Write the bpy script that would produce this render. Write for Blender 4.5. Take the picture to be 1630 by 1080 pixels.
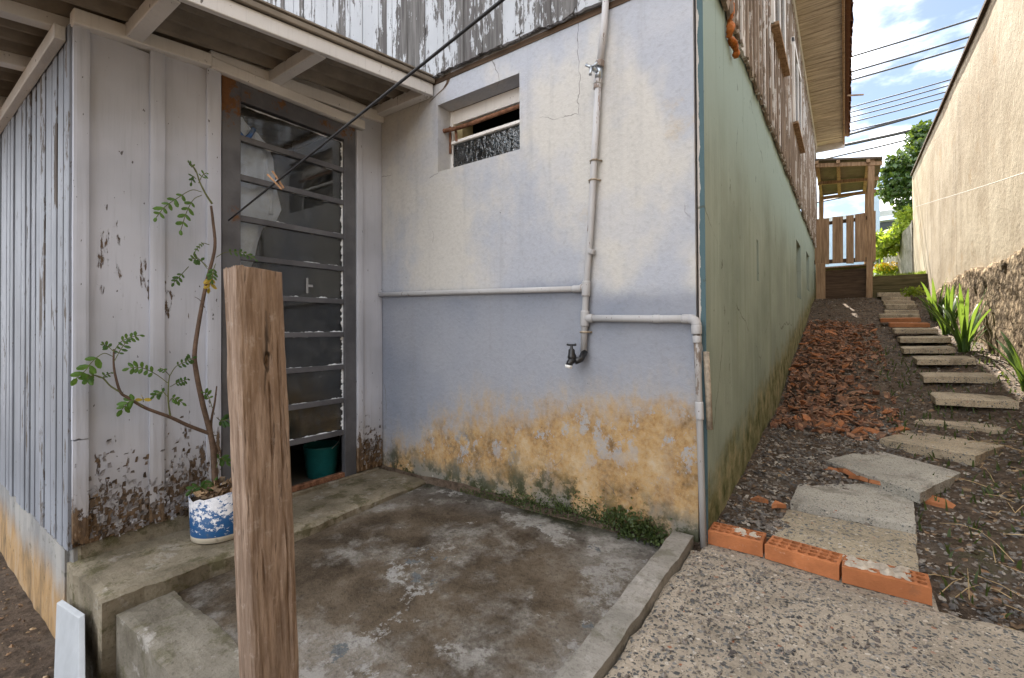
import bpy, bmesh, math, random
import numpy as np
from mathutils import Vector as V, Matrix, noise as mnoise
for o in list(bpy.data.objects): bpy.data.objects.remove(o)
SC = bpy.context.scene
COL = SC.collection
R = math.radians
# ------------------------------------------------------------ camera
EYE = V((0, 0, 0.9)); FPX, CXP, CYP = 741.0, 815.0, 517.0
YAW, PITCH, ROLL = math.atan2(530, 741), R(0.6), 0.0064
_F = V((-math.sin(YAW)*math.cos(PITCH), math.cos(YAW)*math.cos(PITCH), math.sin(PITCH)))
_r = V((math.cos(YAW), math.sin(YAW), 0)); _u = _r.cross(_F)
_R = _r*math.cos(ROLL) - _u*math.sin(ROLL); _U = _u*math.cos(ROLL) + _r*math.sin(ROLL)
cd = bpy.data.cameras.new('camera'); cam = bpy.data.objects.new('camera', cd); COL.objects.link(cam)
cam.matrix_world = Matrix(((_R.x, _U.x, -_F.x, EYE.x), (_R.y, _U.y, -_F.y, EYE.y), (_R.z, _U.z, -_F.z, EYE.z), (0, 0, 0, 1)))
cd.sensor_width = 36; cd.lens = FPX/1630*36; cd.shift_y = -23/1630; cd.clip_start = 0.02; cd.clip_end = 2000
SC.camera = cam
def ray(u, v): return _F + _R*((u-CXP)/FPX) - _U*((v-CYP)/FPX)
def atz(u, v, z): r = ray(u, v); return EYE + r*((z-EYE.z)/r.z)
def aty(u, v, y): r = ray(u, v); return EYE + r*(y/r.y)
def atx(u, v, x): r = ray(u, v); return EYE + r*(x/r.x)
# ------------------------------------------------------------ sky, sun, exposure
SUN_AZ, SUN_EL = R(14), R(50)          # azimuth: from +Y towards -X
SUND = V((-math.sin(SUN_AZ)*math.cos(SUN_EL), math.cos(SUN_AZ)*math.cos(SUN_EL), math.sin(SUN_EL)))
W = bpy.data.worlds.new('World'); SC.world = W; W.use_nodes = True
nt = W.node_tree; nt.nodes.clear()
def N(t, **k):
    n = nt.nodes.new(t)
    for a, b in k.items(): setattr(n, a, b)
    return n
out = N('ShaderNodeOutputWorld'); bg = N('ShaderNodeBackground'); bg.inputs[1].default_value = 0.13
sky = N('ShaderNodeTexSky', sky_type='NISHITA', sun_disc=False, sun_elevation=SUN_EL, sun_rotation=-SUN_AZ, altitude=800, air_density=1.0, dust_density=1.0, ozone_density=1.0)
tc = N('ShaderNodeTexCoord'); mp = N('ShaderNodeMapping'); mp.inputs['Scale'].default_value = (1, 1, 2.2); mp.inputs['Location'].default_value = (3.1, 0.4, 1.9)
nz = N('ShaderNodeTexNoise'); nz.inputs['Scale'].default_value = 2.6; nz.inputs['Detail'].default_value = 7; nz.inputs['Roughness'].default_value = 0.58
mr = N('ShaderNodeMapRange', interpolation_type='SMOOTHSTEP'); mr.inputs[1].default_value = 0.44; mr.inputs[2].default_value = 0.64
mx = N('ShaderNodeMix', data_type='RGBA'); mx.inputs[7].default_value = (14.1, 13.6, 13.1, 1)
L = nt.links.new
L(tc.outputs['Generated'], mp.inputs[0]); L(mp.outputs[0], nz.inputs[0]); L(nz.outputs[0], mr.inputs[0]); L(mr.outputs[0], mx.inputs[0])
n2_ = N('ShaderNodeTexNoise'); n2_.inputs['Scale'].default_value = 5.5; n2_.inputs['Detail'].default_value = 6; L(mp.outputs[0], n2_.inputs[0])
cr_ = N('ShaderNodeMapRange', interpolation_type='SMOOTHSTEP'); cr_.inputs[1].default_value = .35; cr_.inputs[2].default_value = .62; L(n2_.outputs[0], cr_.inputs[0])
cm_ = N('ShaderNodeMix', data_type='RGBA'); cm_.inputs[6].default_value = (6.4, 6.8, 7.5, 1); cm_.inputs[7].default_value = mx.inputs[7].default_value; L(cr_.outputs[0], cm_.inputs[0]); L(cm_.outputs[2], mx.inputs[7])
dk = N('ShaderNodeVectorMath', operation='SCALE'); dk.inputs['Scale'].default_value = 0.30; L(sky.outputs[0], dk.inputs[0]); L(dk.outputs[0], mx.inputs[6]); L(mx.outputs[2], bg.inputs[0]); L(bg.outputs[0], out.inputs[0])
sd = bpy.data.lights.new('sun', 'SUN'); sd.energy = 5.0; sd.angle = R(0.5); sd.color = (1.0, 0.93, 0.82)
so = bpy.data.objects.new('sun', sd); COL.objects.link(so); so.rotation_euler = SUND.to_track_quat('Z', 'Y').to_euler()
vs = SC.view_settings; vs.view_transform = 'Standard'; vs.look = 'None'; vs.exposure = 2.2; vs.gamma = 1
cy = SC.cycles; cy.max_bounces = 6; cy.diffuse_bounces = 4; cy.glossy_bounces = 2; cy.transmission_bounces = 3; cy.transparent_max_bounces = 8; cy.caustics_reflective = False; cy.caustics_refractive = False

HX, HY, SX, SY = -0.48, 2.072, -2.587, 0.504       # house corner planes, shed planes
# ------------------------------------------------------------ helpers
rnd = random.Random(7)
def setp(o, label=None, cat=None, group=None, kind=None):
    for k, v in (('label', label), ('category', cat), ('group', group), ('kind', kind)):
        if v: o[k] = v
    return o
def empty(name, loc=(0, 0, 0), **k):
    o = bpy.data.objects.new(name, None); COL.objects.link(o); o.location = loc; o.empty_display_size = 0.1
    return setp(o, **k)
class MB:
    def __init__(s): s.v = []; s.f = []
    def add(s, vs_, fs):
        b = len(s.v); s.v += [tuple(p) for p in vs_]; s.f += [tuple(b+i for i in f) for f in fs]; return s
    def box(s, a, b):
        (x0, y0, z0), (x1, y1, z1) = a, b
        return s.add([(x0, y0, z0), (x1, y0, z0), (x1, y1, z0), (x0, y1, z0), (x0, y0, z1), (x1, y0, z1), (x1, y1, z1), (x0, y1, z1)],
                     [(0, 3, 2, 1), (4, 5, 6, 7), (0, 1, 5, 4), (1, 2, 6, 5), (2, 3, 7, 6), (3, 0, 4, 7)])
    def beam(s, p, q, w, h, up=(0, 0, 1)):
        p, q, up = V(p), V(q), V(up); d = (q-p).normalized(); a = d.cross(up).normalized()*w/2; b = a.cross(d).normalized()*h/2
        vs_ = [p-a-b, p+a-b, p+a+b, p-a+b, q-a-b, q+a-b, q+a+b, q-a+b]
        return s.add(vs_, [(0, 1, 2, 3), (7, 6, 5, 4), (0, 4, 5, 1), (1, 5, 6, 2), (2, 6, 7, 3), (3, 7, 4, 0)])
    def tube(s, pts, r, n=8, cap=True):
        pts = [V(p) for p in pts]; rs = r if isinstance(r, (list, tuple)) else [r]*len(pts)
        b0 = len(s.v); prev = None
        for i, p in enumerate(pts):
            d = (pts[min(i+1, len(pts)-1)] - pts[max(i-1, 0)]).normalized()
            ref = prev if prev is not None else (V((0, 0, 1)) if abs(d.z) < 0.9 else V((1, 0, 0)))
            a = (ref - d*ref.dot(d)).normalized(); prev = a; b = d.cross(a)
            for k in range(n):
                t = 2*math.pi*k/n; s.v.append(tuple(p + (a*math.cos(t)+b*math.sin(t))*rs[i]))
        for i in range(len(pts)-1):
            for k in range(n):
                s.f.append((b0+i*n+k, b0+i*n+(k+1) % n, b0+(i+1)*n+(k+1) % n, b0+(i+1)*n+k))
        if cap:
            s.f.append(tuple(b0+k for k in reversed(range(n)))); s.f.append(tuple(b0+(len(pts)-1)*n+k for k in range(n)))
        return s
    def lathe(s, prof, n=24, c=(0, 0, 0)):
        b0 = len(s.v)
        for r_, z in prof:
            for k in range(n):
                t = 2*math.pi*k/n; s.v.append((c[0]+r_*math.cos(t), c[1]+r_*math.sin(t), c[2]+z))
        for i in range(len(prof)-1):
            for k in range(n): s.f.append((b0+i*n+k, b0+i*n+(k+1) % n, b0+(i+1)*n+(k+1) % n, b0+(i+1)*n+k))
        return s
    def build(s, name, mat, parent=None, bevel=0, seg=1, smooth=False, **k):
        me = bpy.data.meshes.new(name); me.from_pydata([tuple(p) for p in s.v], [], s.f)
        if bevel:
            bm = bmesh.new(); bm.from_mesh(me)
            bmesh.ops.bevel(bm, geom=list(bm.edges), offset=bevel, segments=seg, affect='EDGES', clamp_overlap=True); bm.to_mesh(me); bm.free()
        me.update()
        if mat: me.materials.append(mat)
        if smooth: me.shade_smooth()
        o = bpy.data.objects.new(name, me); COL.objects.link(o)
        if parent:
            o.parent = parent; o.matrix_parent_inverse = Matrix.Translation(-V(parent.location)) if parent.type == 'EMPTY' else Matrix.Identity(4)
        return setp(o, **k)
def bx(name, a, b, mat, parent=None, bevel=0.003, **k):
    a, b = [min(p, q) for p, q in zip(a, b)], [max(p, q) for p, q in zip(a, b)]
    return MB().box(a, b).build(name, mat, parent, bevel, **k)
def fbm(x, y, z=0.0, o=4):
    return mnoise.fractal(V((x, y, z)), 0.9, 2.1, o)
def curve(pts, n=6):
    P = [V(p) for p in pts]; P = [P[0]*2-P[1]]+P+[P[-1]*2-P[-2]]; o = []
    for i in range(1, len(P)-2):
        for k in range(n):
            t = k/n; a, b, c, d = P[i-1:i+3]; o.append(.5*((2*b)+(c-a)*t+(2*a-5*b+4*c-d)*t*t+(3*b-a-3*c+d)*t**3))
    o.append(P[-2]); return o
def plank(name, org, ax, ay, an, L_, w, t, mat, parent, jag0=0.0, jag1=0.0, edge=0.0, n=10, **k):
    """board: length along ax, width along ay, thickness along an; ragged ends, wavering edges"""
    org, ax, ay, an = V(org), V(ax), V(ay), V(an); sd_ = rnd.random()*100; m = 5
    top = []; bot = []
    for j in range(m+1):
        fj = j/m
        for i in range(n+1):
            fi = i/n
            a = fi*L_
            if i == 0: a += jag0*abs(fbm(sd_+j*0.7, 3.1))*1.5*rnd.random()
            if i == n: a -= jag1*abs(fbm(sd_+j*0.7, 9.1))*1.5
            b = fj*w
            if j in (0, m): b += edge*fbm(sd_+fi*L_*4, 5.0+j)*(1 if j == 0 else -1)
            c = t + (0.0012*fbm(sd_+fi*6, fj*3) if edge else 0) - (0.002 if j in (0, m) else 0)
            p = org+ax*a+ay*b; top.append(p+an*c); bot.append(p)
    mb = MB(); A = len(top); q = lambda i, j: j*(n+1)+i
    fs = []
    for j in range(m):
        for i in range(n):
            fs.append((q(i, j), q(i+1, j), q(i+1, j+1), q(i, j+1))); fs.append((A+q(i, j), A+q(i, j+1), A+q(i+1, j+1), A+q(i+1, j)))
    for i in range(n):
        fs.append((q(i, 0), A+q(i, 0), A+q(i+1, 0), q(i+1, 0))); fs.append((q(i, m), q(i+1, m), A+q(i+1, m), A+q(i, m)))
    for j in range(m):
        fs.append((q(0, j), q(0, j+1), A+q(0, j+1), A+q(0, j))); fs.append((q(n, j), A+q(n, j), A+q(n, j+1), q(n, j+1)))
    if ax.cross(ay).dot(an) < 0: fs = [f[::-1] for f in fs]
    mb.add(top+bot, fs)
    return mb.build(name, mat, parent, **k)
# ------------------------------------------------------------ material toolkit
class Mat:
    def __init__(s, name, rough=0.8, spec=0.3):
        s.m = bpy.data.materials.new(name); s.m.use_nodes = True; s.t = s.m.node_tree; s.b = s.t.nodes['Principled BSDF']
        s.b.inputs['Roughness'].default_value = rough; s.b.inputs['Specular IOR Level'].default_value = spec
        s._p = s.n('ShaderNodeNewGeometry').outputs['Position']; s.h = None
    def n(s, t, **k):
        n_ = s.t.nodes.new(t)
        for a, b in k.items(): setattr(n_, a, b)
        return n_
    def put(s, sock, v):
        if v is None: return
        if isinstance(v, bpy.types.NodeSocket): s.t.links.new(v, sock)
        elif isinstance(v, (tuple, list)):
            sock.default_value = (*v, 1) if len(v) == 3 and len(sock.default_value) == 4 else v
        else: sock.default_value = v
    def pos(s, sc=(1, 1, 1), off=(0, 0, 0), rot=(0, 0, 0)):
        m = s.n('ShaderNodeMapping'); s.put(m.inputs[0], s._p); m.inputs['Scale'].default_value = sc; m.inputs['Location'].default_value = off; m.inputs['Rotation'].default_value = rot
        return m.outputs[0]
    def rand(s):  # per-object
        return s.n('ShaderNodeObjectInfo').outputs['Random']
    def opos(s, sc=(1, 1, 1)):  # position shifted per object so that boards differ
        a = s.n('ShaderNodeVectorMath', operation='ADD'); m = s.n('ShaderNodeMath', operation='MULTIPLY'); s.put(m.inputs[0], s.rand()); m.inputs[1].default_value = 37.0
        s.put(a.inputs[0], s._p); s.put(a.inputs[1], m.outputs[0])
        mp_ = s.n('ShaderNodeMapping'); s.put(mp_.inputs[0], a.outputs[0]); mp_.inputs['Scale'].default_value = sc
        return mp_.outputs[0]
    def noise(s, vec=None, sc=1.0, det=5, ro=0.6, dist=0.0, col=False):
        n_ = s.n('ShaderNodeTexNoise'); s.put(n_.inputs['Vector'], vec or s._p)
        n_.inputs['Scale'].default_value = sc; n_.inputs['Detail'].default_value = det; n_.inputs['Roughness'].default_value = ro; n_.inputs['Distortion'].default_value = dist
        return n_.outputs[1 if col else 0]
    def vor(s, vec=None, sc=1.0, feat='F1', rnd_=1.0):
        n_ = s.n('ShaderNodeTexVoronoi', feature=feat); s.put(n_.inputs['Vector'], vec or s._p); n_.inputs['Scale'].default_value = sc; n_.inputs['Randomness'].default_value = rnd_
        return (n_.outputs['Distance'], n_.outputs['Color']) if feat == 'F1' else n_.outputs['Distance']
    def mr(s, f, a, b, c=0.0, d=1.0, smooth=True):
        n_ = s.n('ShaderNodeMapRange', interpolation_type='SMOOTHSTEP' if smooth else 'LINEAR')
        for i, x in enumerate((f, a, b, c, d)): s.put(n_.inputs[i], x)
        return n_.outputs[0]
    def ma(s, op, a, b=0.0, clamp=False):
        n_ = s.n('ShaderNodeMath', operation=op); n_.use_clamp = clamp; s.put(n_.inputs[0], a); s.put(n_.inputs[1], b); return n_.outputs[0]
    def mix(s, f, a, b, mode='MIX'):
        n_ = s.n('ShaderNodeMix', data_type='RGBA', blend_type=mode); s.put(n_.inputs[0], f); s.put(n_.inputs[6], a); s.put(n_.inputs[7], b); return n_.outputs[2]
    def xyz(s, vec=None):
        n_ = s.n('ShaderNodeSeparateXYZ'); s.put(n_.inputs[0], vec or s._p); return n_.outputs
    def ramp(s, f, *st):
        n_ = s.n('ShaderNodeValToRGB'); s.put(n_.inputs[0], f); e = n_.color_ramp.elements
        while len(e) < len(st): e.new(0.5)
        for el, (p, c) in zip(e, st): el.position = p; el.color = (*c, 1)
        return n_.outputs[0]
    def bump(s, h, dist=0.01, st=1.0):
        n_ = s.n('ShaderNodeBump'); n_.inputs['Distance'].default_value = dist; n_.inputs['Strength'].default_value = st; s.put(n_.inputs['Height'], h)
        if s.h: s.put(n_.inputs['Normal'], s.h)
        s.h = n_.outputs[0]; s.put(s.b.inputs['Normal'], s.h)
    def done(s, col=None, rough=None):
        s.put(s.b.inputs['Base Color'], col); s.put(s.b.inputs['Roughness'], rough); return s.m
def plain(name, c, rough=0.7, var=0.25, sc=25, spec=0.3, metal=0.0, bump=0.002):
    m = Mat(name, rough, spec); f = m.noise(None, sc, 5, 0.65); g = m.noise(None, sc*0.15, 3, 0.5)
    k = m.mr(m.ma('ADD', m.ma('MULTIPLY', f, 0.6), m.ma('MULTIPLY', g, 0.4)), 0.3, 0.7, 1-var, 1+var)
    m.b.inputs['Metallic'].default_value = metal
    n_ = m.n('ShaderNodeVectorMath', operation='SCALE'); n_.inputs[0].default_value = c; m.put(n_.inputs['Scale'], k)
    if bump: m.bump(f, bump)
    return m.done(n_.outputs[0])
def painted_wood(name, paint, wood, amt=0.5, zrot=None, zrot_w=0.35, dark=(0.06, 0.045, 0.035), fine=1.0, tintvar=0.12, blue=None):
    """old board paint: amt = share of paint lost (threshold), zrot = height below which the paint has gone and wood rots"""
    m = Mat(name, 0.72, 0.25)
    g1 = m.noise(m.opos((60*fine, 60*fine, 3.0)), 1.0, 6, 0.65)             # fine grain
    g2 = m.noise(m.opos((16*fine, 16*fine, 2.2)), 1.0, 7, 0.7)              # flakes, long in z
    g3 = m.noise(None, 2.4, 3, 0.5)
    ck = m.noise(m.opos((38, 38, 14)), 1.0, 6, 0.7)
    loss = m.ma('ADD', m.ma('ADD', m.ma('MULTIPLY', g2, 0.55), m.ma('MULTIPLY', ck, 0.35)), m.ma('MULTIPLY', g3, 0.35))
    if zrot is not None:
        z = m.xyz()[2]; zz = m.ma('ADD', z, m.ma('MULTIPLY', m.noise(m.opos((18, 18, 3)), 1.0, 6, 0.7), 0.5))
        low = m.mr(zz, zrot+0.25+zrot_w, zrot+0.12, 0, 1, False); low = m.ma('POWER', low, 1.6); loss = m.ma('ADD', loss, m.ma('MULTIPLY', low, 0.27))
        loss = m.ma('ADD', loss, m.ma('MULTIPLY', m.ma('SUBTRACT', m.noise(m.pos((40, 40, 24)), 1.0, 5, 0.75), .5), m.ma('MULTIPLY', low, .9)))
    if zrot is not None: loss = m.ma('ADD', loss, m.mr(m.ma('ADD', z, m.ma('MULTIPLY', m.noise(m.opos((26, 26, 5)), 1.0, 6, .72), .36)), .40, .20, 0, .22))
    loss = m.ma('ADD', loss, m.mr(m.rand(), 0, 1, -0.045, 0.045))
    th = 0.86 - 0.42*amt
    bare = m.mr(loss, th-0.012, th+0.02)
    wc = m.mix(m.mr(g1, 0.3, 0.72), tuple(c*0.45 for c in wood), wood)
    wc = m.mix(m.mr(m.noise(m.opos((9, 9, 1.5)), 1, 4, 0.6), 0.45, 0.75, 0, 0.6), wc, dark)
    pc = m.mix(m.mr(g3, 0.3, 0.7), tuple(c*(1-tintvar) for c in paint), blue or tuple(min(1, c*(1+tintvar)) for c in paint))
    pc = m.mix(m.mr(g1, 0.5, 0.8, 0, 0.3), pc, tuple(c*0.55 for c in paint))
    sp = m.noise(m.opos((55, 55, 26)), 1, 3, 0.5); pc = m.mix(m.mr(sp, 0.71, 0.735, 0, 0.85), pc, tuple(c*0.7 for c in dark))
    if zrot is not None:
        wet = m.mr(zz, zrot+0.5, zrot+0.16, 0, 0.9); wc = m.mix(wet, wc, m.ramp(m.ma('ADD', m.ma('MULTIPLY', m.noise(m.pos((70, 70, 20)), 1, 5, .7), .6), m.ma('MULTIPLY', m.noise(m.pos((16, 16, 9)), 1, 5, .7), .4)), (.34, (.012, .008, .006)), (.44, (.05, .03, .017)), (.51, (.13, .075, .035)), (.57, (.22, .15, .09)), (.64, (.38, .34, .31))))
        pc = m.mix(m.mr(zz, zrot+0.75, zrot+0.1, 0, 0.5), pc, (0.30, 0.24, 0.17))
    m.bump(m.ma('SUBTRACT', m.ma('MULTIPLY', g1, 0.35), bare) if zrot is not None else m.ma('SUBTRACT', m.ma('MULTIPLY', g1, .5), g2), 0.0035, 0.9)
    return m.done(m.mix(bare, pc, wc), m.mr(bare, 0, 1, 0.6, 0.9))
# ------------------------------------------------------------ materials of the place
def m_front():
    m = Mat('grey_plaster', 0.78, 0.25); x, y, z = m.xyz()
    n1 = m.noise(None, 3.2, 5, 0.6); n2 = m.noise(m.pos((1, 1, .5)), 9, 6, 0.65); n3 = m.noise(None, 1.3, 3, 0.5); n4 = m.noise(None, 45, 5, 0.7)
    up = m.mix(m.mr(m.noise(m.pos((1, 1, .7), (2, 0, 0)), 1.5, 5, .6), 0.42, 0.58), (0.385, 0.405, 0.455), (0.515, 0.50, 0.47)); up = m.mix(m.mr(n1, .5, .66, 0, .55), up, (.43, .44, .475))
    up = m.mix(m.mr(m.noise(m.pos(off=(5, 2, 1)), 2.1, 6, 0.7), 0.62, 0.74, 0, 0.55), up, (0.47, 0.37, 0.23))
    lo = m.mix(m.mr(n3, 0.35, 0.65), (0.215, 0.24, 0.295), (0.29, 0.305, 0.345))
    # band painted over below the pipe; the blue coat climbs a little above it
    zz = m.ma('ADD', z, m.ma('MULTIPLY', n1, 0.12))
    step = m.mr(x, -1.045, -1.03, 1.145, 1.075)
    c = m.mix(m.mr(m.ma('SUBTRACT', zz, step), -0.01, 0.09), lo, up)
    # rising damp: ochre where the paint has gone
    damp = m.ma('ADD', m.ma('ADD', z, m.ma('MULTIPLY', m.noise(m.pos((1, 1, .55)), 13, 9, .75), 0.50)), m.ma('MULTIPLY', n1, 0.36))
    tilt = m.ma('ADD', m.mr(x, -2.55, -1.7, 0.36, 0.0), m.mr(x, -1.7, -.8, .03, -.09)); damp = m.ma('ADD', damp, tilt)
    on = m.ma('ADD', m.ma('MULTIPLY', m.noise(m.pos((1, 1, .8)), 5, 9, 0.74), .75), m.ma('MULTIPLY', m.noise(m.pos(off=(7, 1, 3)), 26, 6, .7), .25))
    och = m.ramp(on, (0.30, (0.06, 0.042, 0.026)), (0.39, (0.17, 0.105, 0.05)), (0.46, (0.315, 0.19, 0.08)), (0.52, (0.41, 0.265, 0.12)), (0.59, (0.46, 0.34, 0.20)), (0.68, (0.47, 0.41, 0.34)))
    dm0 = m.mr(damp, 1.10, 0.78, 0, .8); dm = m.mr(damp, 0.96, 0.76); pa = m.n('ShaderNodeVectorMath', operation='DISTANCE'); m.put(pa.inputs[0], m.mix(.10, m._p, m.noise(None, 14, 5, .7, col=True))); m.put(pa.inputs[1], tuple(aty(622, 622, HY)+V((.03, .05, .05)))); dm = m.ma('MAXIMUM', dm, m.mr(pa.outputs['Value'], .075, .055))
    c = m.mix(dm0, c, (.385, .33, .265)); c = m.mix(dm, c, och)
    fl = m.ma('MULTIPLY', m.mr(m.noise(m.pos((1, 1, .7), (6, 6, 1)), 8.5, 9, .78), .55, .575), m.mr(damp, .40, .80)); c = m.mix(m.ma('MULTIPLY', fl, dm), c, m.mix(n4, (.27, .285, .31), (.37, .37, .375)))
    c = m.mix(m.ma('MULTIPLY', m.mr(n4, .40, .72, 0, .5), dm), c, (.47, .36, .22))
    dk_ = m.ma('MULTIPLY', m.mr(m.noise(m.pos(off=(2, 2, 9)), 3.6, 8, .75), .50, .62, 0, .75), m.mr(m.ma('ADD', z, m.ma('MULTIPLY', n2, .3)), .62, .30)); c = m.mix(m.ma('MULTIPLY', dk_, m.mr(x, -.9, -2.1, .3, 1)), c, (.06, .055, .045))
    # grey bare render and white salts low down
    gr = m.mr(m.ma('ADD', z, m.ma('MULTIPLY', n2, 0.3)), 0.30, 0.16, 0, 0.9); c = m.mix(m.ma('MULTIPLY', gr, m.mr(m.noise(m.pos(off=(0, 0, 7)), 3.0, 4, .6), 0.42, 0.56)), c, (0.17, 0.17, 0.15))
    sal = m.ma('MULTIPLY', m.mr(m.noise(m.pos(off=(3, 0, 2)), 14, 6, 0.75), 0.62, 0.66), m.mr(m.ma('ADD', z, m.ma('MULTIPLY', n1, .5)), 0.62, 0.42)); c = m.mix(sal, c, (0.45, 0.42, 0.39))
    mo = m.ma('MULTIPLY', m.mr(m.noise(m.pos(off=(0, 4, 0)), 9, 6, 0.75), 0.44, 0.54), m.mr(m.ma('ADD', m.ma('SUBTRACT', z, m.ma('MULTIPLY', m.mr(m.ma('ABSOLUTE', m.ma('ADD', x, 1.15)), .55, .1), .07)), m.ma('MULTIPLY', n2, 0.3)), 0.31, 0.11)); c = m.mix(mo, c, (0.035, 0.04, 0.015))
    c = m.mix(m.mr(n4, 0.45, 0.75, 0, 0.18), c, (0.12, 0.11, 0.10))
    c = m.mix(m.mr(m.noise(m.pos((9, 9, 0.5)), 1.6, 5, 0.6), 0.52, 0.75, 0, 0.22), c, (0.22, 0.22, 0.23))
    sp = m.mr(m.vor(None, 5.5)[0], 0.022, 0.014, 0, 0.85); c = m.mix(sp, c, (0.06, 0.05, 0.045))
    # hairline cracks
    cr = m.vor(m.mix(0.12, m._p, m.noise(None, 4, 4, .6, col=True)), 1.15, 'DISTANCE_TO_EDGE'); c = m.mix(m.ma('MULTIPLY', m.mr(cr, 0.0028, 0.0012), m.mr(m.noise(None, 2.2), 0.5, 0.6, 0, .7)), c, (0.10, 0.09, 0.085))
    m.bump(m.ma('ADD', m.ma('MULTIPLY', n2, 2.0), n4), 0.0035, 0.9)
    return m.done(c, m.mr(dm, 0, 1, 0.62, 0.92))
def m_green():
    m = Mat('green_plaster', 0.8, 0.2); x, y, z = m.xyz()
    n1 = m.noise(None, 1.6, 5, 0.6); st = m.noise(m.pos((7, 7, 0.6)), 1.0, 6, 0.65); n4 = m.noise(None, 40, 5, 0.7)
    c = m.mix(m.mr(n1, 0.3, 0.7), (0.225, 0.275, 0.23), (0.31, 0.36, 0.305)); c = m.mix(m.mr(st, 0.5, 0.8, 0, 0.5), c, (0.17, 0.215, 0.13))
    c = m.mix(m.mr(st, 0.46, 0.30, 0, 0.4), c, (0.42, 0.49, 0.43))
    up = m.mr(m.ma('ADD', z, m.ma('MULTIPLY', n1, 0.6)), 1.75, 2.5); c = m.mix(up, c, (0.315, 0.415, 0.395))
    hg = m.ma('SUBTRACT', z, m.mr(y, 2, 11, 0.0, 1.4, smooth=False))
    dp = m.mr(m.ma('ADD', hg, m.ma('MULTIPLY', m.noise(None, 5, 6, 0.7), 0.5)), 0.58, 0.34); c = m.mix(dp, c, m.ramp(m.noise(None, 8, 6, 0.7), (0.35, (0.06, 0.07, 0.02)), (0.5, (0.20, 0.20, 0.10)), (0.68, (0.40, 0.35, 0.22))))
    # front return: bare pinkish render, then an uneven teal line along the arris
    ed = m.mr(m.ma('SUBTRACT', y, 2.088), 0.0, 0.004, 1, 0); ret = m.mix(m.mr(m.noise(None, 6, 5), .4, .6), (0.36, 0.33, 0.31), (0.46, 0.43, 0.40))
    tx = m.ma('ADD', x, m.ma('MULTIPLY', m.ma('SUBTRACT', m.noise(m.pos((1, 1, .4)), 16, 6, 0.7), 0.5), 0.035)); ret = m.mix(m.mr(tx, -0.502, -0.499), ret, (0.075, 0.125, 0.14))
    c = m.mix(ed, c, ret)
    c = m.mix(m.mr(m.noise(m.pos((6, 6, 3)), 3, 5, .7), 0.66, 0.69, 0, .7), c, (0.07, 0.08, 0.06))
    cr = m.vor(m.mix(.14, m._p, m.noise(None, 3, 4, .6, col=True)), .9, 'DISTANCE_TO_EDGE'); c = m.mix(m.ma('MULTIPLY', m.mr(cr, .004, .0015), m.mr(m.noise(None, 1.7), .45, .6, 0, .7)), c, (.07, .08, .06)); c = m.mix(m.mr(m.noise(m.pos((11, 11, .35)), 1, 6, .65), .55, .7, 0, .4), c, (.14, .17, .11))
    m.bump(st, 0.006, 0.6); m.bump(n4, 0.002, 0.8)
    return m.done(c)
def m_right():
    m = Mat('beige_render', 0.9, 0.15); x, y, z = m.xyz()
    n1 = m.noise(None, 1.4, 6, 0.65); st = m.noise(m.pos((3, 3, 0.35)), 1.3, 6, 0.6); n4 = m.noise(None, 22, 6, 0.72)
    c = m.mix(m.mr(n1, 0.32, 0.68), (0.40, 0.325, 0.23), (0.55, 0.475, 0.365)); c = m.mix(m.mr(st, 0.5, 0.72, 0, 0.65), c, (0.30, 0.24, 0.175))
    c = m.mix(m.mr(m.noise(m.pos(off=(4, 4, 4)), 2.6, 5), 0.58, 0.72, 0, 0.5), c, (0.42, 0.285, 0.15)); c = m.mix(m.mr(n4, 0.5, 0.8, 0, 0.4), c, (0.2, 0.165, 0.12))
    c = m.mix(m.mr(z, 4.14, 4.19, 0, 0.9), c, (0.10, 0.075, 0.06))
    m.bump(n1, 0.03, 0.6); m.bump(n4, 0.008, 0.8); return m.done(c)
def m_rough():
    m = Mat('rough_stone_render', 0.95, 0.1); d, col = m.vor(m.mix(0.1, m._p, m.noise(None, 9, 3, col=True)), 17); n4 = m.noise(None, 30, 5, 0.7)
    c = m.mix(m.mr(n4, 0.3, 0.7), (0.20, 0.135, 0.08), (0.42, 0.33, 0.22)); c = m.mix(m.mr(d, 0.35, 0.6, 0, 0.8), c, (0.09, 0.06, 0.035)); c = m.mix(m.mr(m.noise(None, 1.7), 0.55, 0.7, 0, .6), c, (0.13, 0.11, 0.07))
    m.bump(m.ma('SUBTRACT', n4, d), 0.03, 1.0); return m.done(c)
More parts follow.
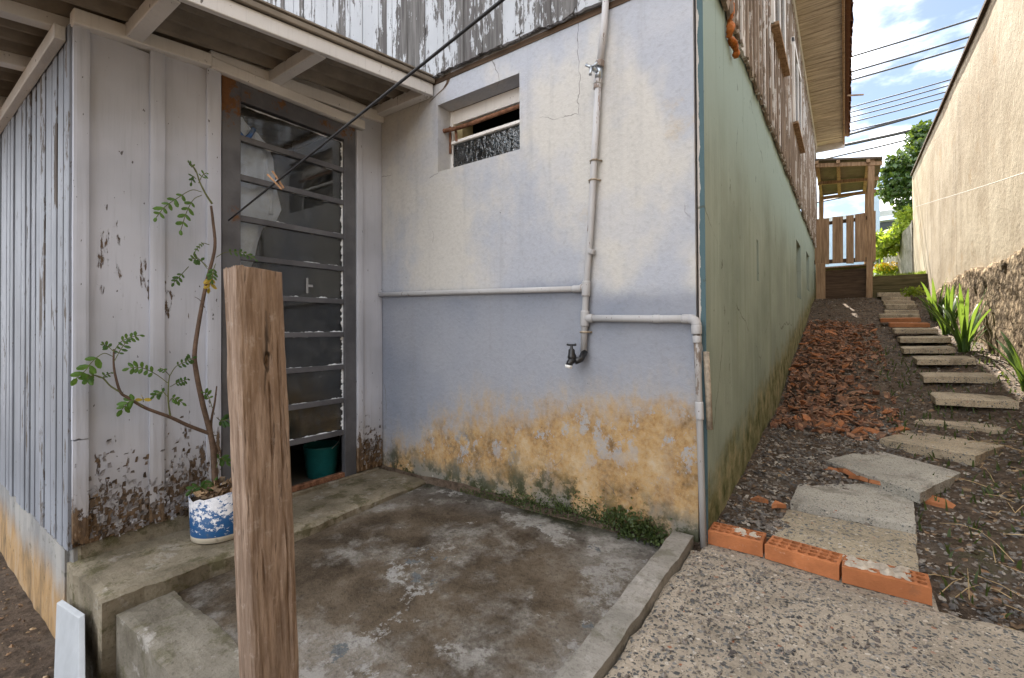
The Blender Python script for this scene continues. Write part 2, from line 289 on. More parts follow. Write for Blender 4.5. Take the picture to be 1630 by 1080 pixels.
def m_floor():
    m = Mat('worn_floor_concrete', 0.85, 0.12); x, y, z = m.xyz()
    n1 = m.noise(None, 2.0, 6, 0.62); n2 = m.noise(m.pos(off=(2, 7, 0)), 3.4, 8, 0.72); n3 = m.noise(None, 60, 5, 0.7); n5 = m.noise(m.pos(off=(9, 3, 0)), 6, 6, .7)
    c = m.ramp(m.ma('ADD', m.ma('MULTIPLY', n1, .6), m.ma('MULTIPLY', n2, .4)), (0.36, (0.030, 0.022, 0.014)), (0.45, (0.068, 0.051, 0.034)), (0.53, (0.125, 0.098, 0.069)), (0.62, (0.19, 0.16, 0.125)))
    nearwall = m.mr(m.ma('ADD', y, m.ma('MULTIPLY', n1, 0.9)), 2.15, 2.5, 0, 0.6); c = m.mix(nearwall, c, (0.12, 0.118, 0.115))
    dr = m.mr(m.ma('ADD', m.ma('SUBTRACT', x, m.ma('MULTIPLY', y, .5)), m.ma('MULTIPLY', n1, 0.9)), -1.25, -0.55, 0, 0.75); c = m.mix(dr, c, (0.15, 0.12, 0.09))
    gz_ = m.ma('ADD', m.mr(m.noise(m.pos(off=(1, 1, 0)), 2.2, 3), 0.36, 0.64, -0.06, 0.06), m.mr(m.ma('ADD', x, m.ma('MULTIPLY', y, .25)), -1.75, -.75, -.04, .035))
    n7 = m.noise(m.pos(off=(2, 7, 0)), 7.5, 10, 0.78)
    pw = m.mr(m.ma('ADD', n7, gz_), 0.585, 0.615); c = m.mix(m.ma('MULTIPLY', pw, m.mr(n5, .3, .6, .35, .95)), c, (0.33, 0.325, 0.31))
    sf = m.mr(m.ma('ADD', m.noise(m.pos(off=(4, 4, 0)), 2.6, 9, .7), gz_), .45, .60, 0, .85); c = m.mix(m.ma('MULTIPLY', sf, m.mr(n7, .38, .6, .25, 1)), c, (.29, .275, .25))
    bl = m.mr(m.ma('ADD', n5, gz_), 0.68, 0.71); c = m.mix(bl, c, (0.12, 0.13, 0.135))
    c = m.mix(m.ma('MULTIPLY', m.mr(m.ma('ADD', y, m.ma('MULTIPLY', n5, .22)), 2.06, 2.16), m.mr(n2, .4, .55)), c, (.025, .026, .012))
    ag = m.vor(None, 120)[0]; c = m.mix(m.mr(ag, 0.25, 0.1, 0, 0.35), c, (0.17, 0.15, 0.12))
    c = m.mix(m.mr(n3, 0.45, 0.8, 0, 0.6), c, (0.012, 0.010, 0.007))
    m.bump(m.ma('ADD', n3, m.ma('MULTIPLY', n7, 2.2)), 0.006, 1.0)
    return m.done(c, m.mr(n1, 0.3, 0.7, 0.8, 0.95))
def m_step(name, a, b, moss=0.5, pale=0.4):
    m = Mat(name, 0.88, 0.2); n1 = m.noise(None, 4, 6, 0.65); n2 = m.noise(m.pos(off=(3, 1, 5)), 9, 7, 0.72); n3 = m.noise(None, 70, 5, 0.7)
    c = m.mix(m.mr(n1, 0.33, 0.67), a, b); c = m.mix(m.mr(n2, 0.5, 0.62, 0, moss), c, (0.075, 0.068, 0.028)); c = m.mix(m.mr(m.noise(m.pos(off=(8, 8, 1)), 6, 7, 0.7), 0.56, 0.63, 0, pale), c, (0.45, 0.43, 0.40))
    c = m.mix(m.mr(n3, 0.5, 0.75, 0, 0.55), c, (0.05, 0.042, 0.03))
    nz_ = m.n('ShaderNodeNewGeometry').outputs['Normal']; 
    m.bump(n2, 0.012, 0.7); m.bump(n3, 0.004, 1.0); return m.done(c)
def m_plinth():
    m = Mat('damp_plinth', 0.9, 0.2); x, y, z = m.xyz(); n1 = m.noise(m.pos((1, 1, .4)), 5, 6, 0.65); n3 = m.noise(None, 50, 5, .7)
    c = m.mix(m.mr(n1, 0.35, 0.65), (0.20, 0.20, 0.20), (0.32, 0.31, 0.29))
    c = m.mix(m.mr(m.ma('ADD', z, m.ma('MULTIPLY', n1, 0.3)), 0.08, -0.1), c, m.ramp(m.noise(m.pos((1, 1, .3), (5, 0, 0)), 6, 6, .7), (0.35, (0.14, 0.10, 0.06)), (0.52, (0.36, 0.23, 0.11)), (0.68, (0.36, 0.31, 0.25))))
    c = m.mix(m.mr(x, -2.7, -2.2, 0, 0.75), c, m.mix(m.mr(n1, .4, .6), (0.10, 0.085, 0.055), (0.22, 0.20, 0.16)))
    c = m.mix(m.mr(m.noise(None, 12, 7, .75), 0.56, 0.66, 0, .6), c, (0.05, 0.05, 0.025)); m.bump(n1, 0.012, .6); m.bump(n3, 0.003, 1); return m.done(c)
def m_aggregate(name, base=(0.40, 0.335, 0.25), sc=52, share=0.5, grey=0.35, dirt=.35):
    m = Mat(name, 0.72, 0.35); wob = m.mix(0.02, m._p, m.noise(None, 40, 2, col=True)); d, col = m.vor(wob, sc); r, g, b = m.xyz(col)
    n1 = m.noise(None, 2.2, 5, 0.6); n3 = m.noise(None, 150, 4, 0.7)
    c = m.mix(m.mr(n1, 0.35, 0.65), tuple(k*0.72 for k in base), base); c = m.mix(m.mr(n3, 0.4, 0.7, 0, 0.4), c, tuple(k*0.45 for k in base))
    d2, col2 = m.vor(wob, sc*2.1); r2 = m.xyz(col2)[0]
    s2 = m.ma('MULTIPLY', m.mr(d2, 0.40, 0.36), m.mr(r2, 0.45, 0.46)); c = m.mix(s2, c, m.ramp(m.xyz(col2)[1], (0.0, (0.07, 0.07, 0.065)), (0.5, (0.17, 0.155, 0.13)), (1.0, (0.58, 0.52, 0.44))))
    st = m.ma('MULTIPLY', m.mr(d, 0.44, 0.40), m.mr(r, 1-share, 1-share+0.01))
    pc = m.ramp(g, (0.0, (0.05, 0.055, 0.058)), (0.45, (0.10, 0.105, 0.105)), (0.72, (0.20, 0.20, 0.195)), (0.84, (0.40, 0.34, 0.27)), (0.95, (0.55, 0.50, 0.43)), (0.985, (0.30, 0.12, 0.06)))
    c = m.mix(st, c, pc)
    c = m.mix(m.mr(m.noise(m.pos(off=(6, 2, 0)), 3.1, 6, .65), 0.56, 0.70, 0, grey), c, (0.17, 0.145, 0.115))
    c = m.mix(m.mr(m.noise(m.pos(off=(1, 9, 0)), 2.6, 5, .6), 0.66, 0.70, 0, 0.45), c, (0.42, 0.24, 0.10))
    c = m.mix(m.mr(m.noise(m.pos(off=(4, 4, 4)), 6.5, 8, .75), .50, .64, 0, dirt), c, (.085, .07, .045))
    m.bump(m.ma('ADD', m.ma('MULTIPLY', st, 0.6), m.ma('ADD', m.ma('MULTIPLY', s2, 0.3), n3)), 0.0028, 1.0)
    return m.done(c, m.mr(st, 0, 1, 0.85, 0.5))
def m_dirt():
    m = Mat('dark_soil', 0.92, 0.2); n1 = m.noise(None, 2.3, 6, 0.62); n2 = m.noise(None, 18, 7, 0.75); n3 = m.noise(None, 90, 4, 0.7); y = m.xyz()[1]
    c = m.mix(m.mr(n2, 0.32, 0.68), (0.05, 0.036, 0.026), (0.17, 0.125, 0.09)); c = m.mix(m.mr(n1, 0.52, 0.68, 0, 0.6), c, (0.15, 0.125, 0.10)); c = m.mix(m.mr(n3, 0.66, 0.72, 0, 0.8), c, (0.30, 0.25, 0.2))
    c = m.mix(m.mr(y, 10.98, 11.15), c, (0.10, 0.13, 0.03)); c = m.mix(m.mr(m.noise(m.pos(off=(3, 3, 3)), 3.0, 5, .7), 0.60, 0.68, 0, 0.5), c, (0.06, 0.075, 0.025))
    m.bump(n2, 0.035, 1.0); m.bump(n3, 0.006, 1.0); return m.done(c)
def m_stone(name, *cols):
    m = Mat(name, 0.75, 0.35); d, col = m.vor(None, 28); st = [(i/(len(cols)-1), c) for i, c in enumerate(cols)]
    c = m.ramp(m.xyz(col)[0], *st); c = m.mix(m.mr(m.noise(None, 160, 4), 0.4, 0.75, 0, 0.5), c, (0.05, 0.04, 0.035)); return m.done(c)
def m_terracotta(name, c0=(0.42, 0.155, 0.065), dirty=0.5):
    m = Mat(name, 0.85, 0.2); n1 = m.noise(m.opos(), 9, 5, .6); n3 = m.noise(None, 110, 4, .7)
    c = m.mix(m.mr(n1, .35, .65), tuple(k*.72 for k in c0), c0); c = m.mix(m.mr(m.rand(), 0, 1, 0, 0.45), c, tuple(k*0.5 for k in c0)); c = m.mix(m.mr(m.noise(m.pos(off=(2, 2, 2)), 14, 6, .7), .55, .7, 0, dirty), c, (0.13, 0.09, 0.06))
    c = m.mix(m.mr(m.noise(m.pos(off=(5, 5, 5)), 30, 6, .75), .58, .70, 0, .35), c, (.62, .42, .30)); c = m.mix(m.mr(n3, .5, .8, 0, .35), c, tuple(k*.4 for k in c0)); m.bump(n3, 0.002); m.bump(n1, .004, .5); return m.done(c)
def m_bare(name, a, b, along=(1, 1, .06), sc=40, crack=0.6, rough=.88, patch=None):
    m = Mat(name, rough, .2); g = m.noise(m.opos(tuple(sc*k for k in along)), 1, 7, .68); g2 = m.noise(m.opos(tuple(sc*.22*k for k in along)), 1, 5, .6); g3 = m.noise(None, 3, 4, .6)
    c = m.mix(m.mr(g, .32, .7), a, b); c = m.mix(m.mr(g2, .5, .75, 0, .6), c, tuple(k*.5 for k in a)); c = m.mix(m.mr(g3, .45, .7, 0, .35), c, tuple(k*.75 for k in b)); c = m.mix(m.mr(g, .36, .27, 0, crack), c, tuple(k*.22 for k in a))
    if patch:
        d_ = m.n('ShaderNodeVectorMath', operation='DISTANCE'); m.put(d_.inputs[0], m.mix(.06, m._p, m.noise(m.pos((60, 60, 12)), 1, 4, .6, col=True))); m.put(d_.inputs[1], tuple(patch)); c = m.mix(m.mr(d_.outputs['Value'], .030, .022), c, (.36, .17, .06)); c = m.mix(m.mr(m.noise(m.pos((5, 5, 1.0), (9, 1, 3)), 1, 5, .6), .50, .66, 0, .6), c, (.25, .165, .105))
        c = m.mix(m.mr(m.noise(m.pos((26, 26, 1.6), (1, 2, 3)), 1, 3, .5), .66, .70, 0, .85), c, (.03, .02, .014)); c = m.mix(m.mr(m.noise(m.pos((120, 120, 9), (3, 2, 1)), 1, 4, .6), .62, .68, 0, .7), c, (.05, .034, .024)); c = m.mix(m.mr(m.noise(m.pos((40, 40, 40)), 1, 6, .7), .56, .7, 0, .4), c, (.42, .36, .31)); c = m.mix(m.mr(m.noise(m.pos((7, 7, 1.2), (4, 2, 3)), 1, 4, .6), .52, .66, 0, .5), c, (.10, .07, .05))
    m.bump(g, .004, 1.0); return m.done(c)
def m_leaf(name, a, b, trans=0.35, rough=.45):
    m = Mat(name, rough, .4); c = m.mix(m.rand(), a, b); c = m.mix(m.mr(m.noise(None, 55, 3), .35, .7, 0, .5), c, tuple(k*.6 for k in a))
    tr = m.n('ShaderNodeBsdfTranslucent'); m.put(tr.inputs[0], m.mix(0.5, c, (0.30, 0.42, 0.04))); ms = m.n('ShaderNodeMixShader'); ms.inputs[0].default_value = trans
    o = m.t.nodes['Material Output']; m.done(c); m.t.links.new(m.b.outputs[0], ms.inputs[1]); m.t.links.new(tr.outputs[0], ms.inputs[2]); m.t.links.new(ms.outputs[0], o.inputs[0]); return m.m
def m_crown(name, a, b, trans=.3, rough=.4, sc=9):
    m = Mat(name, rough, .5); d, col = m.vor(None, sc); c = m.mix(m.xyz(col)[0], a, b)
    tr = m.n('ShaderNodeBsdfTranslucent'); m.put(tr.inputs[0], m.mix(.5, c, (.3, .4, .03))); ms = m.n('ShaderNodeMixShader'); ms.inputs[0].default_value = trans
    o = m.t.nodes['Material Output']; m.done(c); m.t.links.new(m.b.outputs[0], ms.inputs[1]); m.t.links.new(tr.outputs[0], ms.inputs[2]); m.t.links.new(ms.outputs[0], o.inputs[0]); return m.m
def m_glass(name, tint=(.80, .86, .86), rough=.03, wave=0.0, refl=1.0):
    m = Mat(name); t = m.t; o = t.nodes['Material Output']; tr = m.n('ShaderNodeBsdfTransparent'); tr.inputs[0].default_value = (*tint, 1); gl = m.n('ShaderNodeBsdfGlossy'); gl.inputs['Roughness'].default_value = rough
    fr = m.n('ShaderNodeFresnel'); fr.inputs[0].default_value = 1.5; ms = m.n('ShaderNodeMixShader'); dirt = m.n('ShaderNodeBsdfDiffuse'); dirt.inputs[0].default_value = (.42, .43, .43, 1); ms2 = m.n('ShaderNodeMixShader')
    t.links.new(m.ma('MULTIPLY', fr.outputs[0], refl, True), ms.inputs[0]); t.links.new(tr.outputs[0], ms.inputs[1]); t.links.new(gl.outputs[0], ms.inputs[2])
    if wave:
        d = m.noise(None, 30, 2, .5, 1.2); m.bump(d, wave, 1); t.links.new(m.h, gl.inputs['Normal']); t.links.new(m.h, fr.inputs['Normal'])
    f = m.mr(m.noise(None, 12, 6, .7), .45, .75, .02, .10); t.links.new(f, ms2.inputs[0]); t.links.new(ms.outputs[0], ms2.inputs[1]); t.links.new(dirt.outputs[0], ms2.inputs[2]); t.links.new(ms2.outputs[0], o.inputs[0]); return m.m
def m_metal():
    m = Mat('dark_metal_paint', .5, .4); x, y, z = m.xyz(); n1 = m.noise(None, 5, 5, .6)
    c = m.mix(m.mr(n1, .35, .65), (.070, .070, .078), (.115, .115, .125))
    ru = m.ma('ADD', m.noise(None, 6, 7, .72), m.ma('ADD', m.mr(z, 1.75, 2.2, 0, .17), m.mr(z, .2, -.05, 0, .15))); ru = m.ma('ADD', ru, m.mr(y, 1.5, 1.1, -.03, .05)); rm = m.mr(ru, .66, .74)
    c = m.mix(rm, c, m.mix(m.noise(None, 40), (.06, .03, .015), (.23, .10, .035))); m.bump(m.noise(None, 60), .001); return m.done(c, m.mr(rm, 0, 1, .45, .9))
def m_bucket():
    m = Mat('bucket_print', .45, .4); x, y, z = m.xyz(); n = m.noise(m.pos((1, 1, 1.6)), 30, 8, .75)
    hz = m.mr(z, 0.0, 0.15, -.075, .06); loss = m.mr(m.ma('ADD', n, hz), .50, .515)
    c = m.mix(loss, (.010, .07, .19), m.mix(m.mr(m.noise(None, 50), .4, .7), (.50, .50, .52), (.66, .65, .66))); c = m.mix(m.mr(z, -.012, -.014), c, (.52, .47, .38)); c = m.mix(m.mr(m.noise(None, 16, 6, .7), .6, .7, 0, .5), c, (.16, .13, .10)); return m.done(c)
MT = dict(
    front=m_front(), green=m_green(), right=m_right(), rough=m_rough(), floor=m_floor(), dirt=m_dirt(), plinth=m_plinth(),
    step=m_step('step_concrete', (.125, .105, .072), (.255, .22, .16), .75, .3), kerb=m_step('kerb_concrete', (.20, .19, .165), (.33, .31, .28), .4, .4), edge=m_step('edge_concrete', (.12, .105, .08), (.235, .215, .175), .6, .5),
    agg=m_aggregate('exposed_aggregate', (.43, .37, .29), 74, .58, .4), slabA=m_aggregate('speckled_slab_concrete', (.46, .39, .28), 70, .5, .4, .4), slab=m_aggregate('slab_concrete', (.50, .41, .29), 85, .3, .5, .6), slab2=m_aggregate('worn_slab_concrete', (.47, .445, .39), 95, .2, .5, .5),
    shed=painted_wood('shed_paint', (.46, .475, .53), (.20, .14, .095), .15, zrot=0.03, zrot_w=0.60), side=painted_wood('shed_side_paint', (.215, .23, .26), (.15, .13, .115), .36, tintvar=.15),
    siding=painted_wood('siding_paint', (.43, .455, .49), (.185, .18, .178), .60, fine=1.0, dark=(.075, .068, .07)), alley=painted_wood('alley_siding_paint', (.60, .575, .55), (.36, .285, .225), .68, fine=.8, dark=(.17, .12, .085)),
    trim=painted_wood('trim_paint', (.70, .675, .64), (.22, .16, .11), .12), beam=painted_wood('beam_paint', (.62, .605, .59), (.24, .19, .15), .18),
    soffit=m_bare('soffit_wood', (.33, .275, .21), (.72, .64, .53), (.1, 1, 1), 34), oldwood=m_bare('old_brown_wood', (.20, .125, .075), (.42, .29, .18)), post=m_bare('weathered_post_wood', (.16, .105, .072), (.36, .265, .20), (1, 1, .11), sc=100, crack=.6, patch=EYE+ray(366, 452)*.80), darkwood=m_bare('dark_wood', (.045, .03, .02), (.13, .085, .055), (.06, 1, 1)), mosswood=m_bare('mossy_plank_wood', (.05, .045, .02), (.14, .115, .06), (.06, 1, 1)),
    sheet=plain('fibre_cement', (.20, .17, .135), .9, .25, 9), oldsheet=plain('old_roof_sheet', (.13, .105, .08), .9, .3, 9), metal=m_metal(), putty=plain('putty', (.62, .64, .66), .8, .2, 60), glass=m_glass('door_glass', (.93, .95, .95)), wglass=m_glass('hammered_glass', (.25, .32, .36), .08, .012, 2.2),
    rust=m_bare('rusty_iron', (.10, .045, .025), (.30, .15, .09), (1, 1, 1), 30), pipe=painted_wood('pipe_paint', (.44, .435, .44), (.33, .27, .235), .36, fine=1.2, dark=(.16, .11, .09)), oldpipe=painted_wood('old_pipe_paint', (.34, .325, .315), (.25, .20, .165), .55, fine=1.5, dark=(.12, .09, .07)), chrome=plain('dull_chrome', (.42, .46, .50), .28, .2, 20, .5, .9), brass=plain('dirty_clamp', (.30, .25, .19), .6, .4, 50), black=plain('black_plastic', (.012, .012, .013), .35, .2, 30, .5), white=plain('white_plastic', (.72, .72, .70), .4, .1, 30),
    bucket=m_bucket(), soil=plain('pot_soil_and_hole_shade', (.05, .035, .022), .95, .5, 40, bump=.01), stem=plain('stem_bark', (.10, .065, .045), .85, .4, 60), twig=plain('green_stem', (.12, .13, .05), .7, .3, 60),
    leaf=m_leaf('plant_leaf', (.028, .085, .022), (.085, .185, .03)), yleaf=m_leaf('yellow_leaf', (.55, .36, .05), (.6, .45, .08)), sword=m_leaf('sword_leaf', (.035, .085, .025), (.085, .155, .03), .35),
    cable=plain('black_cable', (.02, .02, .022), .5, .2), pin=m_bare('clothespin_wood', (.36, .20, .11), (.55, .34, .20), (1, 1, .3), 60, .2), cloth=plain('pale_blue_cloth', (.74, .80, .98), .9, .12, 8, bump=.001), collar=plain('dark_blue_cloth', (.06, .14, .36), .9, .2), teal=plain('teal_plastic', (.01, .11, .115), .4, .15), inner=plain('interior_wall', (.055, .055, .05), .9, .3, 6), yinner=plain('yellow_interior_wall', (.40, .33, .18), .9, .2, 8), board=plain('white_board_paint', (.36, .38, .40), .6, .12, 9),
    brick=m_terracotta('brick_clay', (.50, .185, .075), .3), tile=m_terracotta('tile_clay', (.46, .19, .085), .65), mortar=plain('old_mortar', (.40, .35, .285), .95, .35, 40, bump=.006), foam=plain('orange_foam', (.36, .11, .02), .7, .45, 22, bump=.01),
    gravel=m_stone('gravel_stone', (.06, .06, .06), (.14, .13, .12), (.22, .19, .16), (.10, .10, .10), (.34, .30, .25), (.18, .15, .125), (.08, .07, .065), (.13, .12, .11), (.46, .42, .36)), litter=m_stone('leaf_litter', (.08, .05, .03), (.18, .10, .05), (.28, .17, .09), (.11, .08, .05), (.40, .28, .16)),
    straw=plain('dry_straw', (.38, .28, .15), .8, .4, 30), grass=m_crown('grass_blades', (.12, .19, .02), (.28, .33, .04), .45), moss=m_crown('moss_weed', (.025, .045, .012), (.06, .085, .02), .2, .6, 40), tree=m_crown('dark_glossy_leaves', (.025, .06, .015), (.06, .12, .03), .2, .28, 7), bush=m_crown('lime_leaves', (.15, .24, .02), (.32, .38, .04), .5, .5, 9), flower=plain('yellow_petals', (.75, .55, .03), .6, .2), bark=plain('bark', (.12, .09, .065), .9, .4, 15),
    galv=plain('galvanised_steel', (.42, .43, .44), .45, .2, 20, .5, .6), farwall=plain('far_wall_paint', (.52, .53, .53), .9, .1, 2), farroof=plain('far_roof_sheet', (.40, .42, .45), .8, .15, 3), farglass=plain('far_glass', (.03, .04, .05), .15, .2, 2), bluepaint=plain('pale_blue_paint', (.40, .50, .66), .6, .1), wire=plain('wire', (.05, .05, .055), .6, .1), cord=plain('white_cord', (.70, .68, .64), .8, .1),
)
# ------------------------------------------------------------ ground
PY = [-200, 1.9, 2.2, 2.8, 3.3, 3.8, 4.6, 5.0, 5.4, 5.9, 6.6, 7.2, 7.8, 8.5, 9.3, 10.0, 10.9, 11.0, 11.05, 14, 300]
PZ = [-.05, -.04, -.01, .02, .065, .115, .18, .29, .40, .51, .605, .695, .77, .90, 1.08, 1.24, 1.44, 1.46, 1.80, 1.9, 2.4]
def gz(x, y):
    z = float(np.interp(y, PY, PZ))
    if y < 2.05: 
        if x < -0.52: z = -0.42 + 0.03*fbm(x*2, y*2)
        return z
    if y > 11 and x < 0.44: z = min(z, 1.42) if y < 13.6 else z
    k = max(0.0, min(1.0, (0.25-x)/0.7)); z += k*float(np.interp(y, [2.05, 2.3, 3.8, 5.5, 6.5, 8.8, 10, 11], [0.0, .04, .05, .0, .02, .09, .08, .0]))
    k = max(0.0, min(1.0, (x-0.75)/0.45)); z += k*float(np.interp(y, [2.05, 3, 5, 8, 10.9], [0, .04, .08, .07, .02]))
    if y < 11: z += 0.02*fbm(x*3, y*3, 2) + 0.012*fbm(x*9, y*9, 5, 3)
    return z
xs = sorted(set([-220, -120, -60, -30, -16, -9, -6] + list(np.arange(-4.6, -0.6, .12)) + list(np.arange(-0.6, 1.35, .045)) + [1.5, 2, 3, 5, 9, 16, 30, 60, 120, 220]))
ys = sorted(set([-200, -100, -50, -25, -12, -6, -3] + list(np.arange(-2, 2.0, .14)) + list(np.arange(2.0, 11.2, .055)) + list(np.arange(11.3, 16, .3)) + [18, 22, 30, 45, 70, 110, 180, 300]))
mb = MB(); mb.v = [(x, y, gz(x, y)) for y in ys for x in xs]; nx = len(xs)
mb.f = [(j*nx+i, j*nx+i+1, (j+1)*nx+i+1, (j+1)*nx+i) for j in range(len(ys)-1) for i in range(nx-1)]
mb.build('ground', MT['dirt'], smooth=True, kind='structure')
def sheet(name, x0, x1, y0, y1, zf, mat, step=.04, skirt=.3, amp=.004, edge=.012, **k):
    nx_, ny_ = max(2, int((x1-x0)/step)), max(2, int((y1-y0)/step)); b = MB(); P = {}
    for j in range(ny_+1):
        for i in range(nx_+1):
            x, y = x0+(x1-x0)*i/nx_, y0+(y1-y0)*j/ny_; z = zf(x, y)+amp*fbm(x*5, y*5, 1.7)+amp*.5*fbm(x*17, y*17, 4.4, 3)
            on = i in (0, nx_) or j in (0, ny_)
            if on: x += edge*fbm(x*8, y*8, 8.1); y += edge*fbm(x*8, y*8, 3.3); z -= edge*.5+edge*.5*abs(fbm(x*12, y*12, 6))
            P[i, j] = len(b.v); b.v.append((x, y, z))
    for j in range(ny_):
        for i in range(nx_): b.f.append((P[i, j], P[i+1, j], P[i+1, j+1], P[i, j+1]))
    ring = [(i, 0) for i in range(nx_)]+[(nx_, j) for j in range(ny_)]+[(i, ny_) for i in range(nx_, 0, -1)]+[(0, j) for j in range(ny_, 0, -1)]
    base = len(b.v)
    for q in ring: p = b.v[P[q]]; b.v.append((p[0], p[1], p[2]-skirt))
    n = len(ring)
    for a in range(n): c = (a+1) % n; b.f.append((P[ring[a]], base+a, base+c, P[ring[c]]))
    b.f.append(tuple(base+a for a in reversed(range(n))))
    return b.build(name, mat, smooth=False, **k)
fz = lambda x, y: -0.115 + (y-.7)*.047
sheet('courtyard_floor', -2.119, -0.625, .715, HY+.02, fz, MT['floor'], .03, .3, .005, .004, kind='structure')
sheet('pavement', -0.49, .232, 1.985, 2.175, lambda x, y: -.003, MT['agg'], .03, .35, .003, .006, kind='structure')
sheet('pavement', -0.524, 1.25, -1.6, 1.995, lambda x, y: 0.0 + .004*math.sin(x*3), MT['agg'], .03, .35, .004, .012, kind='structure')
sheet('kerb', -0.612, -0.528, .45, HY-.03, lambda x, y: .030-.012*(2-y), MT['kerb'], .015, .4, .005, .0035, kind='structure')
# step in front of the shed door and the thick front edge of the yard
sheet('door_step', SX-.04, -2.125, SY-.004, HY+.01, lambda x, y: -.042+.004*math.sin(y*4), MT['step'], .03, .45, .006, .016, label='rough mossy concrete step running along below the shed door', cat='step')
sheet('yard_edge_wall', -2.119, -0.63, SY+.03, .712, lambda x, y: -.098, MT['edge'], .025, .4, .008, .010, label='low rough concrete retaining edge at the front of the yard', cat='wall')

# ------------------------------------------------------------ house
house = empty('house', (-2.5, 6, 0), label='old two tone house, plastered below and clad in peeling boards above', cat='house')
def wall(name, axis, c, a0, a1, z0, z1, holes, depth, mat, parent, back=None, thick=0.0, out=1):
    """plane wall with rectangular holes and reveals; axis 'x': plane x=c spanning y; axis 'y': plane y=c spanning x"""
    A = sorted({a0, a1, *[h[0] for h in holes], *[h[1] for h in holes]}); Z = sorted({z0, z1, *[h[2] for h in holes], *[h[3] for h in holes]})
    P = (lambda a, z, d=0: (c-out*d, a, z)) if axis == 'x' else (lambda a, z, d=0: (a, c+d, z))
    b = MB()
    for i in range(len(A)-1):
        for j in range(len(Z)-1):
            am, zm = (A[i]+A[i+1])/2, (Z[j]+Z[j+1])/2
            if any(h[0] < am < h[1] and h[2] < zm < h[3] for h in holes): continue
            b.add([P(A[i], Z[j]), P(A[i+1], Z[j]), P(A[i+1], Z[j+1]), P(A[i], Z[j+1])], [(0, 1, 2, 3)])
    for h in holes:
        q = [(h[0], h[2]), (h[1], h[2]), (h[1], h[3]), (h[0], h[3])]
        for k in range(4):
            p, r = q[k], q[(k+1) % 4]; b.add([P(*p), P(*r), P(*r, depth), P(*p, depth)], [(0, 1, 2, 3)])
    if thick:
        q = [(a0, z0), (a1, z0), (a1, z1), (a0, z1)]
        for k in range(4):
            p, r = q[k], q[(k+1) % 4]; b.add([P(*p), P(*r), P(*r, thick), P(*p, thick)], [(0, 1, 2, 3)])
    return b.build(name, mat, parent)
WX0, WX1, WZ0, WZ1 = -2.038, -1.422, 1.877, 2.292
fw = wall('front_wall', 'y', HY, SX-.4, -0.516, -.4, 2.50, [(WX0, WX1, WZ0, WZ1)], .115, MT['front'], house, thick=.10)
# a dark joint, then the return of the green side wall
sw = wall('side_wall', 'x', HX, 2.09, 11.6, -.6, 2.52, [(3.52, 3.60, 1.22, 1.50), (6.75, 7.45, 1.28, 2.0), (8.6, 9.3, 1.5, 2.1)], .07, MT['green'], house)
MB().add([(-.508, 2.088, -.5), (HX, 2.088, -.5), (HX, 2.088, 2.52), (-.508, 2.088, 2.52), (HX, 2.09, -.5), (HX, 2.09, 2.52)], [(0, 1, 2, 3), (1, 4, 5, 2)]).build('corner_return', MT['green'], house)
bx('joint_filler', (-.52, 2.11, -.5), (-.50, 2.13, 2.5), MT['darkwood'], house)
for y0, y1, z0, z1 in ((3.5, 3.62, 1.2, 1.52), (6.7, 7.5, 1.25, 2.05), (8.55, 9.35, 1.45, 2.15)):
    bx('vent_back', (HX-.09, y0, z0), (HX-.07, y1, z1), MT['inner'] if y0 < 4 else MT['oldwood'], house, 0)
# inside walls so that nothing shines through
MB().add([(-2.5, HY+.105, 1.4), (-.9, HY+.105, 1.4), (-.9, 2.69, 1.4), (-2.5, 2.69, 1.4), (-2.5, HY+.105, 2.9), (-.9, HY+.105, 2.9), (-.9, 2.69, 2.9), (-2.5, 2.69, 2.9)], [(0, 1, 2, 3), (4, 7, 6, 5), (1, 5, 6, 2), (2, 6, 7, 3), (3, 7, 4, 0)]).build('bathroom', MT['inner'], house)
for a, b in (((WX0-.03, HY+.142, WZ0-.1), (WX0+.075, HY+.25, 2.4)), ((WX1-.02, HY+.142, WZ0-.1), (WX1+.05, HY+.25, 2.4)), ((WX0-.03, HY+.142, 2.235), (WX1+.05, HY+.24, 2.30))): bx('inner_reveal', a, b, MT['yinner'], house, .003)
# bathroom window: reveal, fixed upper board, rusty bar, hammered pane
win = bx('window', (WX0, HY+.118, WZ1-.085), (WX1, HY+.14, WZ1), MT['trim'], house, .002)
for a, b in (((WX0, HY+.112, WZ0), (WX0+.022, HY+.14, WZ1)), ((WX1-.022, HY+.112, WZ0), (WX1, HY+.14, WZ1)), ((WX0, HY+.112, WZ0), (WX1, HY+.14, WZ0+.018))): bx('frame', a, b, MT['trim'], win, .002)
bx('frame', (WX0, HY+.10, 2.075), (WX1, HY+.135, 2.095), MT['trim'], win, .003)
MB().add([(WX0+.02, HY+.118, WZ0+.015), (WX1-.02, HY+.118, WZ0+.015), (WX1-.02, HY+.118, 2.08), (WX0+.02, HY+.118, 2.08), (WX0+.02, HY+.124, WZ0+.015), (WX1-.02, HY+.124, WZ0+.015), (WX1-.02, HY+.124, 2.08), (WX0+.02, HY+.124, 2.08)], [(0, 1, 2, 3), (7, 6, 5, 4)]).build('pane', MT['wglass'], win)
MB().tube([(WX0-.02, HY+.05, 2.150), (WX0+.1, HY+.085, 2.156), (WX1-.005, HY+.09, 2.165)], [.014, .013, .012], 8).build('security_bar', MT['rust'], win, smooth=True)
MB().tube([(WX0+.012, HY+.10, 2.19), (WX0+.012, HY+.10, 2.02)], .008, 6).tube([(WX0+.06, HY+.10, 2.15), (WX0+.065, HY+.10, 2.085)], .009, 6).build('rust_run', MT['rust'], win)
